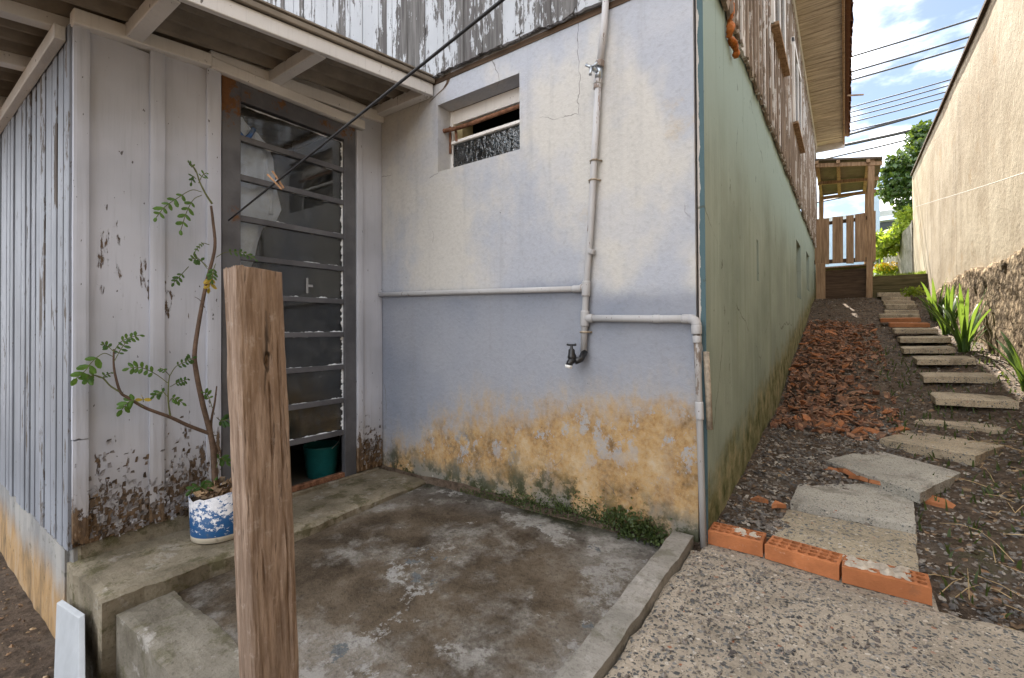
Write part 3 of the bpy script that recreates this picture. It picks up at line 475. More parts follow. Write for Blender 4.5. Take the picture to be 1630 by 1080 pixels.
# cladding: front boards with cover strips
def cladding(org, ax_w, an, total, z0, z1, mat, jag, bw=(.115, .15), cover=(.035, .05), parent=house, bt_=.012, zf=None, keep=lambda a: True):
    a = 0.0; org = V(org); aw = V(ax_w); n_ = V(an); up = V((0, 0, 1))
    while a < total:
        w = rnd.uniform(*bw); w = min(w, total-a+.02)
        if keep(a):
            b0 = z0 + rnd.uniform(-.012, .012); top = zf(a+w/2) if zf else z1
            plank('board', org+aw*(a+.002)+up*b0+n_*rnd.uniform(0, .004), up, aw, n_, top-b0, w-.004, .02, mat, parent, jag0=jag, edge=.002)
            c = rnd.uniform(*cover)
            if a > .05: plank('batten', org+aw*(a-c/2)+up*(b0+rnd.uniform(-.006, .012))+n_*.0225, up, aw, n_, (zf(a) if zf else z1)-b0-.012, c, bt_, mat, parent, jag0=jag, edge=.002)
        a += w
cladding((-8.42, HY-.012, 0), (1, 0, 0), (0, -1, 0), 7.90, 2.452, 4.9, MT['siding'], .03, (.13, .17), (.045, .06), bt_=.006)
cladding((HX+.004, 2.065, 0), (0, 1, 0), (1, 0, 0), 9.5, 2.478, 4.75, MT['alley'], .07, (.13, .19), (.04, .055))
for p, q in (((-3.6, HY+.02, 2.44), (-.5, HY+.02, 2.44)),): MB().beam(p, q, .05, .03).build('sill_plate', MT['darkwood'], house)
bx('corner_board', (-.522, HY-.05, 2.47), (-.47, HY+.02, 4.9), MT['alley'], house)
# orange foam squeezed between boards
def blob(name, pts, mat, parent, seed=0, sub=2, **k):
    bm = bmesh.new()
    for (p, r_) in pts:
        g = bmesh.ops.create_icosphere(bm, subdivisions=sub, radius=r_, matrix=Matrix.Translation(p))
        for v in g['verts']:
            d = v.co-V(p); v.co = V(p)+d*(1+.35*fbm(v.co.x*28+seed, v.co.y*28, v.co.z*28))
    me = bpy.data.meshes.new(name); bm.to_mesh(me); bm.free(); me.materials.append(mat); me.shade_smooth()
    o = bpy.data.objects.new(name, me); COL.objects.link(o)
    if parent: o.parent = parent; o.matrix_parent_inverse = Matrix.Translation(-V(parent.location))
    return setp(o, **k)
def foam(px, r0, **k):
    pts = curve([atx(u, v, HX+.022) for u, v in px], 10); n = len(pts); b = MB().tube(pts, [r0*(.7+.5*abs(fbm(i*.10, r0*99))+.2*math.sin(i*.45)) for i in range(n)], 14)
    b.v = [tuple(V(p)+V((.6, 1.2, .5))*(.024*fbm(p[0]*20, p[1]*14, p[2]*14)+.006*fbm(p[0]*60, p[1]*50, p[2]*50))) for p in b.v]; b.build('foam_sealant', MT['foam'], house, smooth=True, **k)
foam([(1161, -14), (1162, 12), (1163, 30), (1161, 48), (1166, 62), (1169, 76), (1171, 92)], .020, label='lump of orange expanding foam between the boards')
# side windows high in the alley wall: only their ledges and frames show
for (u0, v0, u1, v1) in ((1240, 36, 1258, 118), (1271, 192, 1282, 244)):
    p, q = atx(u0, v0, HX+.09), atx(u1, v1, HX+.09); zz = (p.z+q.z)/2; y0, y1 = p.y, q.y
    w_ = bx('side_window', (HX+.03, y0+.03, zz+.03), (HX+.05, y1-.03, zz+.9), MT['farglass'], house, 0)
    bx('sill', (HX+.03, y0, zz-.012), (HX+.09, y1, zz+.015), MT['oldwood'], w_)
    for a, b in (((y0, zz), (y0+.06, zz+.95)), ((y1-.06, zz), (y1, zz+.95)), (((y0+y1)/2-.02, zz), ((y0+y1)/2+.02, zz+.9)), ((y0, zz+.9), (y1, zz+.96))): bx('frame', (HX+.03, a[0], a[1]), (HX+.06, b[0], b[1]), MT['trim'], w_)
# eave: soffit boards, fascia, tiles
EZ, EY1 = 4.72, 11.75; EX = aty(1345, 236, EY1).x
y = 1.2; i = 0
while y < EY1:
    w = rnd.uniform(.10, .15); bx('soffit_board', (HX-.02, y, EZ+rnd.uniform(0, .008)), (EX-.03, min(y+w-.007, EY1), EZ+.025), MT['soffit'], house, .003); y += w
bx('fascia', (EX-.03, 1.2, EZ-.05), (EX, EY1, EZ+.12), MT['oldwood'], house)
bx('fascia', (HX, EY1, EZ-.12), (EX, EY1+.025, EZ+.10), MT['beam'], house)
bx('frieze_board', (HX+.026, 2.1, EZ-.12), (HX+.05, EY1-.2, EZ), MT['beam'], house)
m_old = m_terracotta('old_roof_tile_clay', (.24, .12, .075), .9)
roof = MB().add([(EX+.06, 1.1, EZ+.13), (EX+.06, EY1+.15, EZ+.13), (-4.2, EY1+.15, EZ+2.2), (-4.2, 1.1, EZ+2.2), (EX+.06, 1.1, EZ+.18), (EX+.06, EY1+.15, EZ+.18), (-4.2, EY1+.15, EZ+2.25), (-4.2, 1.1, EZ+2.25), (-8.6, EY1+.15, EZ+.18), (-8.6, 1.1, EZ+.18)], [(0, 1, 2, 3), (4, 7, 6, 5), (0, 4, 5, 1), (7, 9, 8, 6), (0, 3, 7, 4), (1, 5, 6, 2)]).build('roof', m_old, house)
tm = None
y = 1.1
while y < EY1+.1:
    b = MB(); n = 6
    for s in range(2):
        for k in range(n+1):
            t = math.pi*k/n; b.v.append((EX+.085+rnd.uniform(-.012, .012) if s == 0 else EX-.35, y+.1-.1*math.cos(t), EZ+.15+(.0 if s == 0 else .20)+.05*math.sin(t)))
    for k in range(n): b.f.append((k, k+1, n+1+k+1, n+1+k))
    b.f.append(tuple(reversed(range(n+1)))); b.build('roof_tile', m_old, roof); y += .205
wall('gable_wall', 'y', HY+.02, -8.4, -.52, 4.85, 5.4, [], 0, MT['siding'], house)
bx('core', (-8.3, 2.7, -.5), (-.75, 11.5, 4.9), MT['inner'], house, 0)
MB().add([(-8.4, HY+.03, 4.8), (EX-.1, HY+.03, 4.8), (-4.2, HY+.03, 6.9)], [(0, 1, 2)]).build('gable', MT['siding'], house)
MB().add([(-8.4, EY1, 4.8), (-4.2, EY1, 6.9), (EX-.1, EY1, 4.8)], [(0, 1, 2)]).build('gable', MT['siding'], house)
# wedge crack and lost plaster above the bathroom window
def strip(name, pts, ws, mat, parent, c, axis='y', eps=.0015):
    b = MB(); L_ = []
    for (p, w) in zip(pts, ws): L_.append(p)
    for i, (p, w) in enumerate(zip(pts, ws)):
        d = (pts[min(i+1, len(pts)-1)]-pts[max(i-1, 0)]); nrm = V((-d.z, 0, d.x)).normalized()*w
        for s in (-1, 1): b.v.append((p.x+s*nrm.x, c-eps, p.z+s*nrm.z))
    for i in range(len(pts)-1): b.f.append((2*i, 2*i+1, 2*i+3, 2*i+2))
    return b.build(name, mat, parent)
cp = [(719, 118), (714, 125), (712, 133), (706, 142), (697, 150), (690, 157), (683, 164)]
strip('crack', [aty(u, v, HY) for u, v in cp], [.020, .016, .010, .005, .0035, .0025, .001], MT['darkwood'], house, HY)
# ------------------------------------------------------------ shed with canopy
shed = empty('lean_to_shed', (-3.4, 1.2, 0), label='grey board lean-to shed with corrugated canopy beside the plastered wall', cat='shed')
def sy(u, v=450): return atx(u, v, SX).y
def ztop(y): return 2.155 + (y-.52)*.108
def rz(y): return 2.309 + .126*(y-.974)           # top of corrugated roof
yb = [sy(115), sy(137), sy(246), sy(325), sy(347)]
UP, PX, PYV = V((0, 0, 1)), V((1, 0, 0)), V((0, 1, 0))
plank('board', (SX-.002, SY+.0, .02), UP, PYV, PX, 2.15, sy(247)-SY-.003, .02, MT['shed'], shed, jag0=.06, edge=.001)
plank('board', (SX-.002, sy(247), .03), UP, PYV, PX, 2.17, sy(346)-sy(247)-.003, .02, MT['shed'], shed, jag0=.06, edge=.001)
for a, b, t, z0 in ((112, 137, .026, .46), (235, 258, .016, .03), (325, 347, .02, .05)):
    plank('batten', (SX+.018, sy(a), z0), UP, PYV, PX, ztop(sy(a))-z0+.02, sy(b)-sy(a), t, MT['shed'], shed, jag0=.02, edge=.0015)
plank('batten', (SX+.018, sy(112)+.002, .03), UP, PYV, PX, .428, sy(137)-sy(112), .023, MT['shed'], shed, jag0=.05, edge=.002)
DY0, DY1 = sy(350), sy(563); DZ0, DZ1 = -.02, 2.205
plank('batten', (SX-.01, sy(563.5), -.01), UP, PYV, PX, 2.21, sy(573)-sy(563.5), .045, MT['shed'], shed, jag0=.05, edge=.002)
plank('board', (SX-.01, sy(573.5), -.02), UP, PYV, PX, 2.36, HY-.004-sy(573.5), .03, MT['shed'], shed, jag0=.08, edge=.002)
# plates over door and boards
def sloped(name, y0, y1, za, zb, h, x0, x1, mat, parent=shed):
    return MB().add([(x0, y0, za), (x1, y0, za), (x1, y1, zb), (x0, y1, zb), (x0, y0, za+h), (x1, y0, za+h), (x1, y1, zb+h), (x0, y1, zb+h)], [(0, 3, 2, 1), (4, 5, 6, 7), (0, 1, 5, 4), (1, 2, 6, 5), (2, 3, 7, 6), (3, 0, 4, 7)]).build(name, mat, parent, .003)
sloped('wall_plate', SY-.01, sy(328, 107), ztop(SY), ztop(sy(328, 107)), .062, SX+.0, SX+.066, MT['trim'])
sloped('wall_plate', sy(329, 107), HY-.003, ztop(sy(329))+.02, ztop(HY)-.008, .07, SX-.0, SX+.045, MT['trim'])
sloped('door_head', sy(329), sy(574), 2.205, 2.212, .055, SX-.01, SX+.055, MT['trim'])
bx('head_board', (SX-.02, sy(347), 2.23), (SX+.005, HY-.01, 2.40), MT['trim'], shed)
def flakes(n, seed):
    r = random.Random(seed); b = MB()
    for _ in range(n):
        z = .02+abs(r.gauss(0, .15)); y = r.uniform(SY+.01, DY0-.01) if r.random() < .85 else r.uniform(sy(566), HY-.02)
        if z > .5: continue
        h, w = r.uniform(.006, .028), r.uniform(.003, .010); l1, l2 = r.uniform(.001, .010), r.uniform(.001, .006); x = SX+.0195+r.choice((0, 0, .016)); t = r.uniform(-.3, .3)
        b.add([(x, y-w, z), (x, y+w, z+t*w), (x+l2, y+w*.8+t*h, z+h), (x+l1, y-w*.7+t*h, z+h*.9)], [(0, 1, 2, 3)])
    b.build('paint_flakes', m_stone('flake_colours', (.42, .42, .46), (.30, .29, .30), (.12, .075, .04), (.50, .50, .53), (.05, .035, .025), (.22, .15, .09)), shed, kind='stuff')
flakes(900, 5)
# side facing the dirt yard: boards set apart, the gaps closed by recessed strips
a = 0.0; k_ = 0
while a < 2.6:
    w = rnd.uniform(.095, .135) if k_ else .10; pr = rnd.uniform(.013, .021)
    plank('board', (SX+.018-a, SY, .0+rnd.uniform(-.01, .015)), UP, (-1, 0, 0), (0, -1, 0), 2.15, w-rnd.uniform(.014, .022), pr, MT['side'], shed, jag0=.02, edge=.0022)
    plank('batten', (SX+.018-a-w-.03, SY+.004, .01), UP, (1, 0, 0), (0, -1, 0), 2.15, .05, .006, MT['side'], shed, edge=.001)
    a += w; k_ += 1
bx('side_plate', (-5.2, SY-.055, 2.10), (SX-.012, SY-.018, 2.16), MT['beam'], shed)
bx('plinth', (-5.2, SY+.004, -.75), (SX+.004, SY+.03, .02), MT['plinth'], shed, .004)
sheet('plinth_face', -5.2, SX-.045, SY-.012, SY+.03, lambda x, y: .004, MT['plinth'], .05, .75, .006, .006).parent = shed
bpy.data.objects['plinth_face'].matrix_parent_inverse = Matrix.Translation(-V(shed.location))
bx('plinth', (SX-.14, SY+.02, -.3), (SX+.012, DY0-.01, .035), MT['step'], shed, .008)
bx('threshold', (SX-.10, DY0-.01, -.3), (SX+.03, sy(600), -.022), MT['step'], shed, .008)
# inside
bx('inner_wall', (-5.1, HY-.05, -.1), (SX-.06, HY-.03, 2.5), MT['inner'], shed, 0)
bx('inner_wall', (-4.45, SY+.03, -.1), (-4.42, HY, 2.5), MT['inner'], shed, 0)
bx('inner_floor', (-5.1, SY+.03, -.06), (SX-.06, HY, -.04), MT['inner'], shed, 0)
# canopy
rt = MB(); nxw = 240
for s, dz in ((0, 0), (1, -.008)):
    for i in range(nxw+1):
        x = -5.3 + (5.3-2.045)*i/nxw
        for yy in (.05, HY-.02): rt.v.append((x, yy, rz(yy)+.027*math.cos(2*math.pi*x/.128)+dz))
o1 = 2*(nxw+1)
for i in range(nxw):
    rt.f += [(2*i, 2*i+2, 2*i+3, 2*i+1), (o1+2*i, o1+2*i+1, o1+2*i+3, o1+2*i+2), (2*i, o1+2*i, o1+2*i+2, 2*i+2), (2*i+1, 2*i+3, o1+2*i+3, o1+2*i+1)]
rt.f.append((2*nxw, 2*nxw+1, o1+2*nxw+1, o1+2*nxw)); rt.build('roof_sheet', MT['sheet'], shed, smooth=False)
sloped('fascia', .05, HY-.01, rz(.05)-.092, rz(HY)-.092, .072, -2.095, -2.065, MT['beam'])
sloped('edge_strip', .05, HY-.01, rz(.05)-.018, rz(HY)-.018, .026, -2.062, -2.046, MT['sheet'])
for u, v in ((206, 50), (430, 128), (612, 192)):
    yy = sy(u, v); yy = min(yy, HY-.035); bx('purlin', (-3.6, yy-.03, rz(yy)-.092), (-2.097, yy+.03, rz(yy)-.030), MT['beam'], shed)
for xx in (-2.66, -3.18, -3.85): sloped('rafter', .05, SY+.2, rz(.05)-.085, rz(SY+.2)-.085, .07, xx-.03, xx+.03, MT['beam'])
# glazed steel door
door = bx('door', (SX-.012, DY0, DZ0), (SX+.024, sy(380), DZ1), MT['metal'], shed, .002)
bx('stile', (SX-.012, sy(545), DZ0), (SX+.024, DY1, DZ1), MT['metal'], door, .002)
bx('hinge_stile', (SX-.02, DY0-.018, DZ0), (SX+.012, DY0-.003, DZ1), MT['black'], door, .002)
gy0, gy1 = sy(380), sy(545); rv = [272, 323.5, 377.6, 428.7, 480.5, 532.4, 584, 637, 688]; rzs = [atx(545, v, SX).z for v in rv]
ztp = atx(542, 223, SX).z; MB().box((SX-.012, gy0, ztp), (SX+.022, gy1, DZ1)).build('top_rail', MT['metal'], door, .002)
for z in rzs: MB().box((SX-.010, gy0, z-.015), (SX+.018, gy1, z+.015)).build('rail', MT['metal'], door, .0015)
bx('bottom_rail', (SX-.012, gy0, DZ0), (SX+.022, gy1, DZ0+.028), MT['rust'], door, .002)
zl = [DZ0+.028]+sorted(rzs)+[ztp]
for i in range(len(zl)-1):
    a, b = zl[i]+.012*(i > 0), zl[i+1]-.012
    if i > 0: MB().box((SX-.004, gy0-.003, a-.004), (SX-.001, gy1+.003, b+.004)).build('pane', MT['glass'], door)
    # crumbling putty along two edges
    if i > 0:
        for (p0, p1, nrm, wmax) in (((gy0, a), (gy1, a), (0, 1), .009), ((gy1, a), (gy1, b), (-1, 0), .012), ((gy0, b), (gy1, b), (0, -1), .004)):
            pb = MB(); n = 60; s_ = rnd.random()*90; prev = None
            for q in range(n+1):
                f = q/n; yy = p0[0]+(p1[0]-p0[0])*f; z2 = p0[1]+(p1[1]-p0[1])*f; w = max(0, wmax*(.45+1.0*fbm(s_+f*7, 1.1, 2.2)+.5*fbm(s_+f*40, 3.1, 2.2))) + .0005
                cur = [(SX-.0005, yy, z2), (SX-.0005, yy+nrm[0]*w, z2+nrm[1]*w), (SX+.0065, yy, z2)]
                b0 = len(pb.v); pb.v += cur
                if prev is not None: pb.f += [(prev+1, b0+1, b0+2, prev+2)]
                prev = b0
            pb.build('putty', MT['putty'], door)
zk = atx(489, 455, SX).z; yk = sy(489, 455)
MB().box((SX+.001, yk-.009, zk-.045), (SX+.006, yk+.003, zk+.045)).box((SX+.002, yk-.002, zk-.008), (SX+.012, yk+.03, zk+.006)).build('latch', MT['galv'], door)
# ------------------------------------------------------------ water pipes on the plaster wall
pipe = empty('water_pipe', (-1.1, HY-.03, .9), label='old painted water pipes with valve and tap fixed to the grey wall', cat='pipe')
PYW = HY-.026
def py(u, v, y=PYW): return aty(u, v, y)
mainp = [py(965, -12), py(962, 40), py(955, 100)]
MB().tube(mainp, .016, 12).build('riser', MT['pipe'], pipe, smooth=True)
MB().tube([py(952, 140), py(946, 250), py(941, 350), py(933, 455), py(931, 505), py(929, 562)], .0155, 12).build('riser', MT['pipe'], pipe, smooth=True)
def fit(p, q, r, mat=MT['pipe'], name='coupling'): MB().tube([p, p+(q-p)*.08, p+(q-p)*.92, q], [r*.96, r, r, r*.96], 14).build(name, mat, pipe, smooth=True)
fit(py(955.5, 97), py(954, 107), .021); fit(py(952.5, 127), py(951.5, 134), .021); fit(py(951.2, 135), py(950.5, 142), .019)
val = MB().tube([py(954, 106), py(952.5, 128)], .017, 12).build('valve', MT['chrome'], pipe, smooth=True)
vc = py(953, 115)
MB().tube([vc, vc+V((-.012, -.05, 0))], .010, 10).build('valve_stem', MT['chrome'], val, smooth=True)
vh = vc+V((-.012, -.055, 0))
hb = MB()
for t in (20, 140, 260): d = V((math.cos(R(t)), 0, math.sin(R(t))))*.034; hb.tube([vh, vh+d*.6, vh+d], [.008, .006, .008], 8)
hb.build('valve_handle', MT['chrome'], val, smooth=True)
fit(py(941.5, 397), py(940, 405), .018); fit(py(933.5, 448), py(932.5, 472), .021, name='tee'); fit(py(932.5, 455), py(922, 461), .019, name='tee')
lp = [py(604, 469.5), py(700, 466.5), py(820, 463), py(926, 460)]
MB().tube(lp, [.0145]*4, 12).build('branch', MT['pipe'], pipe, smooth=True); fit(py(912, 460.5), py(926, 460), .018)
rp = [py(934, 507), py(1000, 507.5), py(1060, 508), py(1095, 508)]
MB().tube(rp, .0165, 12).build('branch', MT['pipe'], pipe, smooth=True)
fit(py(931.5, 495), py(930.5, 520), .0215, name='tee'); fit(py(930, 507), py(944, 507), .021, name='tee'); fit(py(1040, 508), py(1050, 508), .0185); fit(py(1086, 508), py(1098, 508), .020)
el = [py(1096, 508), py(1102, 508.5), py(1106, 511), py(1108.5, 516), py(1109, 524)]
MB().tube(el, .0205, 12).build('elbow', MT['pipe'], pipe, smooth=True); fit(py(1108.5, 518), py(1109, 532), .0215)
MB().tube([py(1109, 530), py(1111.5, 600), py(1114, 680), py(1117, 780), py(1120, 872)], .0138, 12).build('down_pipe', MT['oldpipe'], pipe, smooth=True)
fit(py(1113, 640), py(1114.2, 668), .0165); fit(py(1109.4, 535), py(1109.8, 546), .018)
for u, v in ((946, 256), (944, 287), (930, 529)):
    c = py(u, v); MB().tube([c+V((-.030, .022, 0)), c+V((-.02, .012, 0)), c+V((-.017, -.008, 0)), c+V((0, -.018, 0)), c+V((.017, -.008, 0)), c+V((.02, .012, 0)), c+V((.030, .022, 0))], .005, 6).build('clamp', MT['brass'], pipe, smooth=True)
# stub of an older pipe behind the down pipe
MB().tube([py(1124, 560, HY+.004), py(1128, 640, HY+.004), py(1130, 684, HY+.004)], .013, 8).build('pipe_stub', MT['brass'], pipe, smooth=True)
tap = MB().tube([py(931, 560), py(929, 572)+V((0, -.03, 0)), py(924, 574)+V((0, -.055, 0))], [.016, .016, .017], 12).build('tap', MT['black'], pipe, smooth=True)
tc_ = py(921, 571)+V((0, -.06, 0))
MB().tube([tc_+V((0, 0, -.006)), tc_+V((-.004, 0, .012)), tc_+V((-.006, 0, .03)), tc_+V((-.006, 0, .045)), tc_+V((-.006, 0, .052)), tc_+V((-.006, 0, .068))], [.016, .022, .016, .015, .007, .006], 12).build('tap_body', MT['black'], tap, smooth=True)
MB().tube([tc_+V((-.030, 0, .070)), tc_+V((-.02, 0, .068)), tc_+V((.008, 0, .068)), tc_+V((.018, 0, .070))], [.006, .005, .005, .006], 8).build('tap_handle', MT['black'], tap, smooth=True)
MB().tube([tc_+V((0, 0, 0)), tc_+V((-.010, -.012, -.018)), tc_+V((-.013, -.016, -.030))], [.018, .017, .016], 12).build('tap_spout', MT['black'], tap, smooth=True)
MB().tube([tc_+V((-.013, -.016, -.028)), tc_+V((-.015, -.018, -.042))], [.018, .016], 12).build('tap_nozzle', MT['white'], tap, smooth=True)
# ------------------------------------------------------------ clothes line and peg
c0 = atx(364, 351, SX+.04); dirn = (EYE+ray(800, 0)*1.05 - c0); c1 = c0+dirn; c2 = c0+dirn*((1.2-c0.x)/dirn.x)
MB().tube([c0.lerp(c2, t/24) + V((0, 0, -.02*math.sin(math.pi*t/24)*0)) for t in range(25)], .0042, 8).build('clothes_line', MT['cable'], smooth=True, label='black cable clothes line strung from the shed door across the yard', cat='cable')
tp = (440-364)/(800-364); best = min(range(400), key=lambda k: abs((lambda p: CXP+FPX*((p-EYE).dot(_R))/((p-EYE).dot(_F)))(c0.lerp(c2, k/400))-441)); pp = c0.lerp(c2, best/400)
pin = empty('clothespin', tuple(pp), label='wooden clothespin clipped on the black cable', cat='clothespin')
vd = (pp-EYE).normalized(); rt_ = vd.cross(UP).normalized(); ax = (rt_*.62-UP*.78).normalized(); sdv = ax.cross(vd).normalized(); ld = (ax*.997).normalized()
for s in (-1, 1):
    p = pp-ax*.042+sdv*s*.012; q = pp+ax*.036+sdv*s*.0045
    MB().beam(p, q, .009, .0075, up=sdv).build('jaw', MT['pin'], pin, .001)
MB().tube([pp-sdv*.012-ax*.004+vd*.002, pp-ax*.004-vd*.006, pp+sdv*.012-ax*.004+vd*.002], .003, 6).build('spring', MT['galv'], pin)
# ------------------------------------------------------------ foreground post
def rough_post():
    pc = [EYE+ray(403.5, 432)*.85, EYE+ray(429, 1080)*.85]; d = (pc[1]-pc[0]); bot = pc[0]+d*((pc[0].z+.55)/(-d.z)); n = 150
    f = (EYE-pc[0]); f.z = 0; f.normalize(); s = UP.cross(f); ang = R(-20); ca, sa = math.cos(ang), math.sin(ang); s, f = s*ca+f*sa, f*ca-s*sa
    hw, hd = .0405, .037; m_ = 26; n = 150; per = []
    for a, b in (((-1, 1), (1, 1)), ((1, 1), (1, -1)), ((1, -1), (-1, -1)), ((-1, -1), (-1, 1))):
        for k in range(m_): t = k/m_; per.append((a[0]+(b[0]-a[0])*t, a[1]+(b[1]-a[1])*t))
    b_ = MB()
    for i in range(n+1):
        t = i/n; c = pc[0].lerp(bot, t)
        for j, (px_, py_) in enumerate(per):
            r_ = (abs(px_)**9+abs(py_)**9)**(1/9); qx, qy = px_/r_, py_/r_
            wv = 1+.05*fbm(qx*1.6, qy*1.6+11, t*5.0)+.025*fbm(qx*5, qy*5, t*16)
            gr = -.0014*abs(fbm(qx*26, qy*26, t*9, 3))
            ck = max(0, 1-abs(qx-.12-.10*fbm(t*7, 2.2)+.02*fbm(t*40, 1))/.035)*max(0, min(1, (t-.045)*12))*max(0, min(1, (.26-t)*9))+max(0, 1-abs(qx+.42+.08*fbm(t*5, 7.2))/.03)*max(0, min(1, (t-.2)*9))*.7+max(0, 1-abs(qx-.62+.06*fbm(t*6, 4.2))/.03)*max(0, min(1, (.5-t)*9))*.6
            if qy > .5: gr -= .006*min(1, ck)
            kn = math.hypot((qx-.13)/.16, (t-.105)/.012)
            if qy > .5 and kn < 1: gr -= .010*(1-kn)
            p = c+s*(qx*hw*wv+qx*gr)+f*(qy*hd*wv+qy*gr*(1.6 if abs(qy) > .9 else 1))
            if i == 0: p += UP*(.005*fbm(qx*3, qy*3, 2)-.003*qx+.002*fbm(qx*14, qy*14, 2))
            b_.v.append(tuple(p))
    k = len(per)
    for i in range(n):
        for j in range(k): b_.f.append((i*k+j, (i+1)*k+j, (i+1)*k+(j+1) % k, i*k+(j+1) % k))
    b_.f.append(tuple(range(k))); return b_.build('wooden_post', MT['post'], smooth=False, label='weathered square wooden post standing in the foreground', cat='post')
rough_post()
# ------------------------------------------------------------ bucket, plant
bc = atz(328, 862, -.04); bc = V((bc.x-.035, bc.y+.075, -.041))
bk = empty('paint_bucket', tuple(bc), label='cut blue and white paint bucket used as a flower pot', cat='bucket')
bb = MB(); nB = 40; prof = [(.100, 0), (.116, .004), (.118, .03), (.124, .20)]
for r_, z in prof:
    for k in range(nB):
        t = 2*math.pi*k/nB; zz = z + (.022*fbm(math.cos(t)*1.5, math.sin(t)*1.5, 4)+.010*fbm(math.cos(t)*6, math.sin(t)*6, 2) if z > .15 else 0); bb.v.append((bc.x+r_*math.cos(t), bc.y+r_*math.sin(t), bc.z+zz))
for r_, z in ((.121, .20), (.114, .03)):
    for k in range(nB): t = 2*math.pi*k/nB; o_ = bb.v[3*nB+k][2] if z > .1 else bc.z+z; bb.v.append((bc.x+r_*math.cos(t), bc.y+r_*math.sin(t), o_))
for i in range(5):
    for k in range(nB): bb.f.append((i*nB+k, i*nB+(k+1) % nB, (i+1)*nB+(k+1) % nB, (i+1)*nB+k))
bb.f.append(tuple(range(nB-1, -1, -1))); bb.build('bucket_shell', MT['bucket'], bk, smooth=True)
sb = MB().add([(bc.x, bc.y, bc.z+.195)]+[(bc.x+.117*math.cos(2*math.pi*k/24), bc.y+.117*math.sin(2*math.pi*k/24), bc.z+.178+.02*fbm(k, 1)) for k in range(24)], [(0, k+1, (k+1) % 24+1) for k in range(24)]); sb.build('soil', MT['soil'], bk)
pl = empty('potted_plant', (bc.x, bc.y, bc.z+.19), label='spindly plant with feathery leaves growing from the paint bucket', cat='plant')
def pp_(u, v, x=-2.43): return atx(u, v, x)
def stem(name, px, r0, r1, mat=MT['stem'], x=-2.43, dx=0):
    pts = curve([pp_(u, v, x+dx*i) for i, (u, v) in enumerate(px)]); n = len(pts); MB().tube(pts, [r0+(r1-r0)*i/(n-1) for i in range(n)], 7).build(name, mat, pl, smooth=True)
stem('trunk', [(343, 790), (341, 740), (337, 700), (322, 640), (312, 590), (310, 560), (318, 505), (330, 445), (342, 395), (339, 352), (336, 328)], .014, .0052)
stem('branch', [(338, 325), (328, 310), (318, 290), (312, 272), (305, 262)], .005, .002, MT['twig'])
stem('branch', [(337, 692), (300, 678), (272, 665), (232, 650), (205, 634), (192, 625), (184, 600), (181, 580), (181, 556)], .009, .003)
stem('branch', [(192, 625), (176, 615), (163, 602), (150, 597)], .004, .0015, MT['twig'])
stem('branch', [(271, 663), (268, 640), (268, 615), (270, 597)], .004, .002, MT['twig'])
stem('branch', [(345, 720), (336, 680), (342, 640), (345, 615)], .007, .003)
stem('branch', [(326, 490), (318, 478), (310, 473)], .002, .001); stem('branch', [(330, 425), (320, 415), (309, 406)], .002, .001, MT['twig'])
def pinnate(px, nl, size, mat=MT['leaf'], x=-2.43, droop=1.0, term=True):
    pts = curve([pp_(u, v, x+rnd.uniform(-.02, .03)) for u, v in px], 8); b = MB(); b.tube(pts, [.0018]*len(pts), 5)
    fo = b.build('leaf_stalk', MT['twig'], pl); lb = MB()
    n = len(pts)
    st = int(n*.42)
    for k in range(nl):
        f = st+(n-1-st)*k/max(1, nl-1); i = min(int(f), n-2); p = pts[i].lerp(pts[i+1], f-i); d = (pts[min(i+1, n-1)]-pts[max(i-1, 0)]).normalized()
        for s in ((-1, 1) if k < nl-1 or not term else (0,)):
            side = d.cross(V((1, 0, .3))).normalized()*s
            g = (side*(.8 if s else 0)+d*(.45 if s else 1)+V((rnd.uniform(-.1, .3), rnd.uniform(-.15, .15), -.35*droop))).normalized(); L_ = size*rnd.uniform(.8, 1.15)*(.75+.25*math.sin(math.pi*(k+1)/(nl+1))); wv = g.cross(V((1, .1, .5))).normalized()*L_*.27; up_ = g.cross(wv).normalized()*L_*.06
            q = len(lb.v); lb.v += [tuple(p), tuple(p+g*L_*.25+wv*.75+up_), tuple(p+g*L_*.6+wv+up_), tuple(p+g*L_*.9+wv*.55+up_), tuple(p+g*L_), tuple(p+g*L_*.9-wv*.55+up_), tuple(p+g*L_*.6-wv+up_), tuple(p+g*L_*.25-wv*.75+up_), tuple(p+g*L_*.5)]
            lb.f += [(q+8, q, q+1), (q+8, q+1, q+2), (q+8, q+2, q+3), (q+8, q+3, q+4), (q+8, q+4, q+5), (q+8, q+5, q+6), (q+8, q+6, q+7), (q+8, q+7, q)]
    lb.build('leaf', mat, pl)
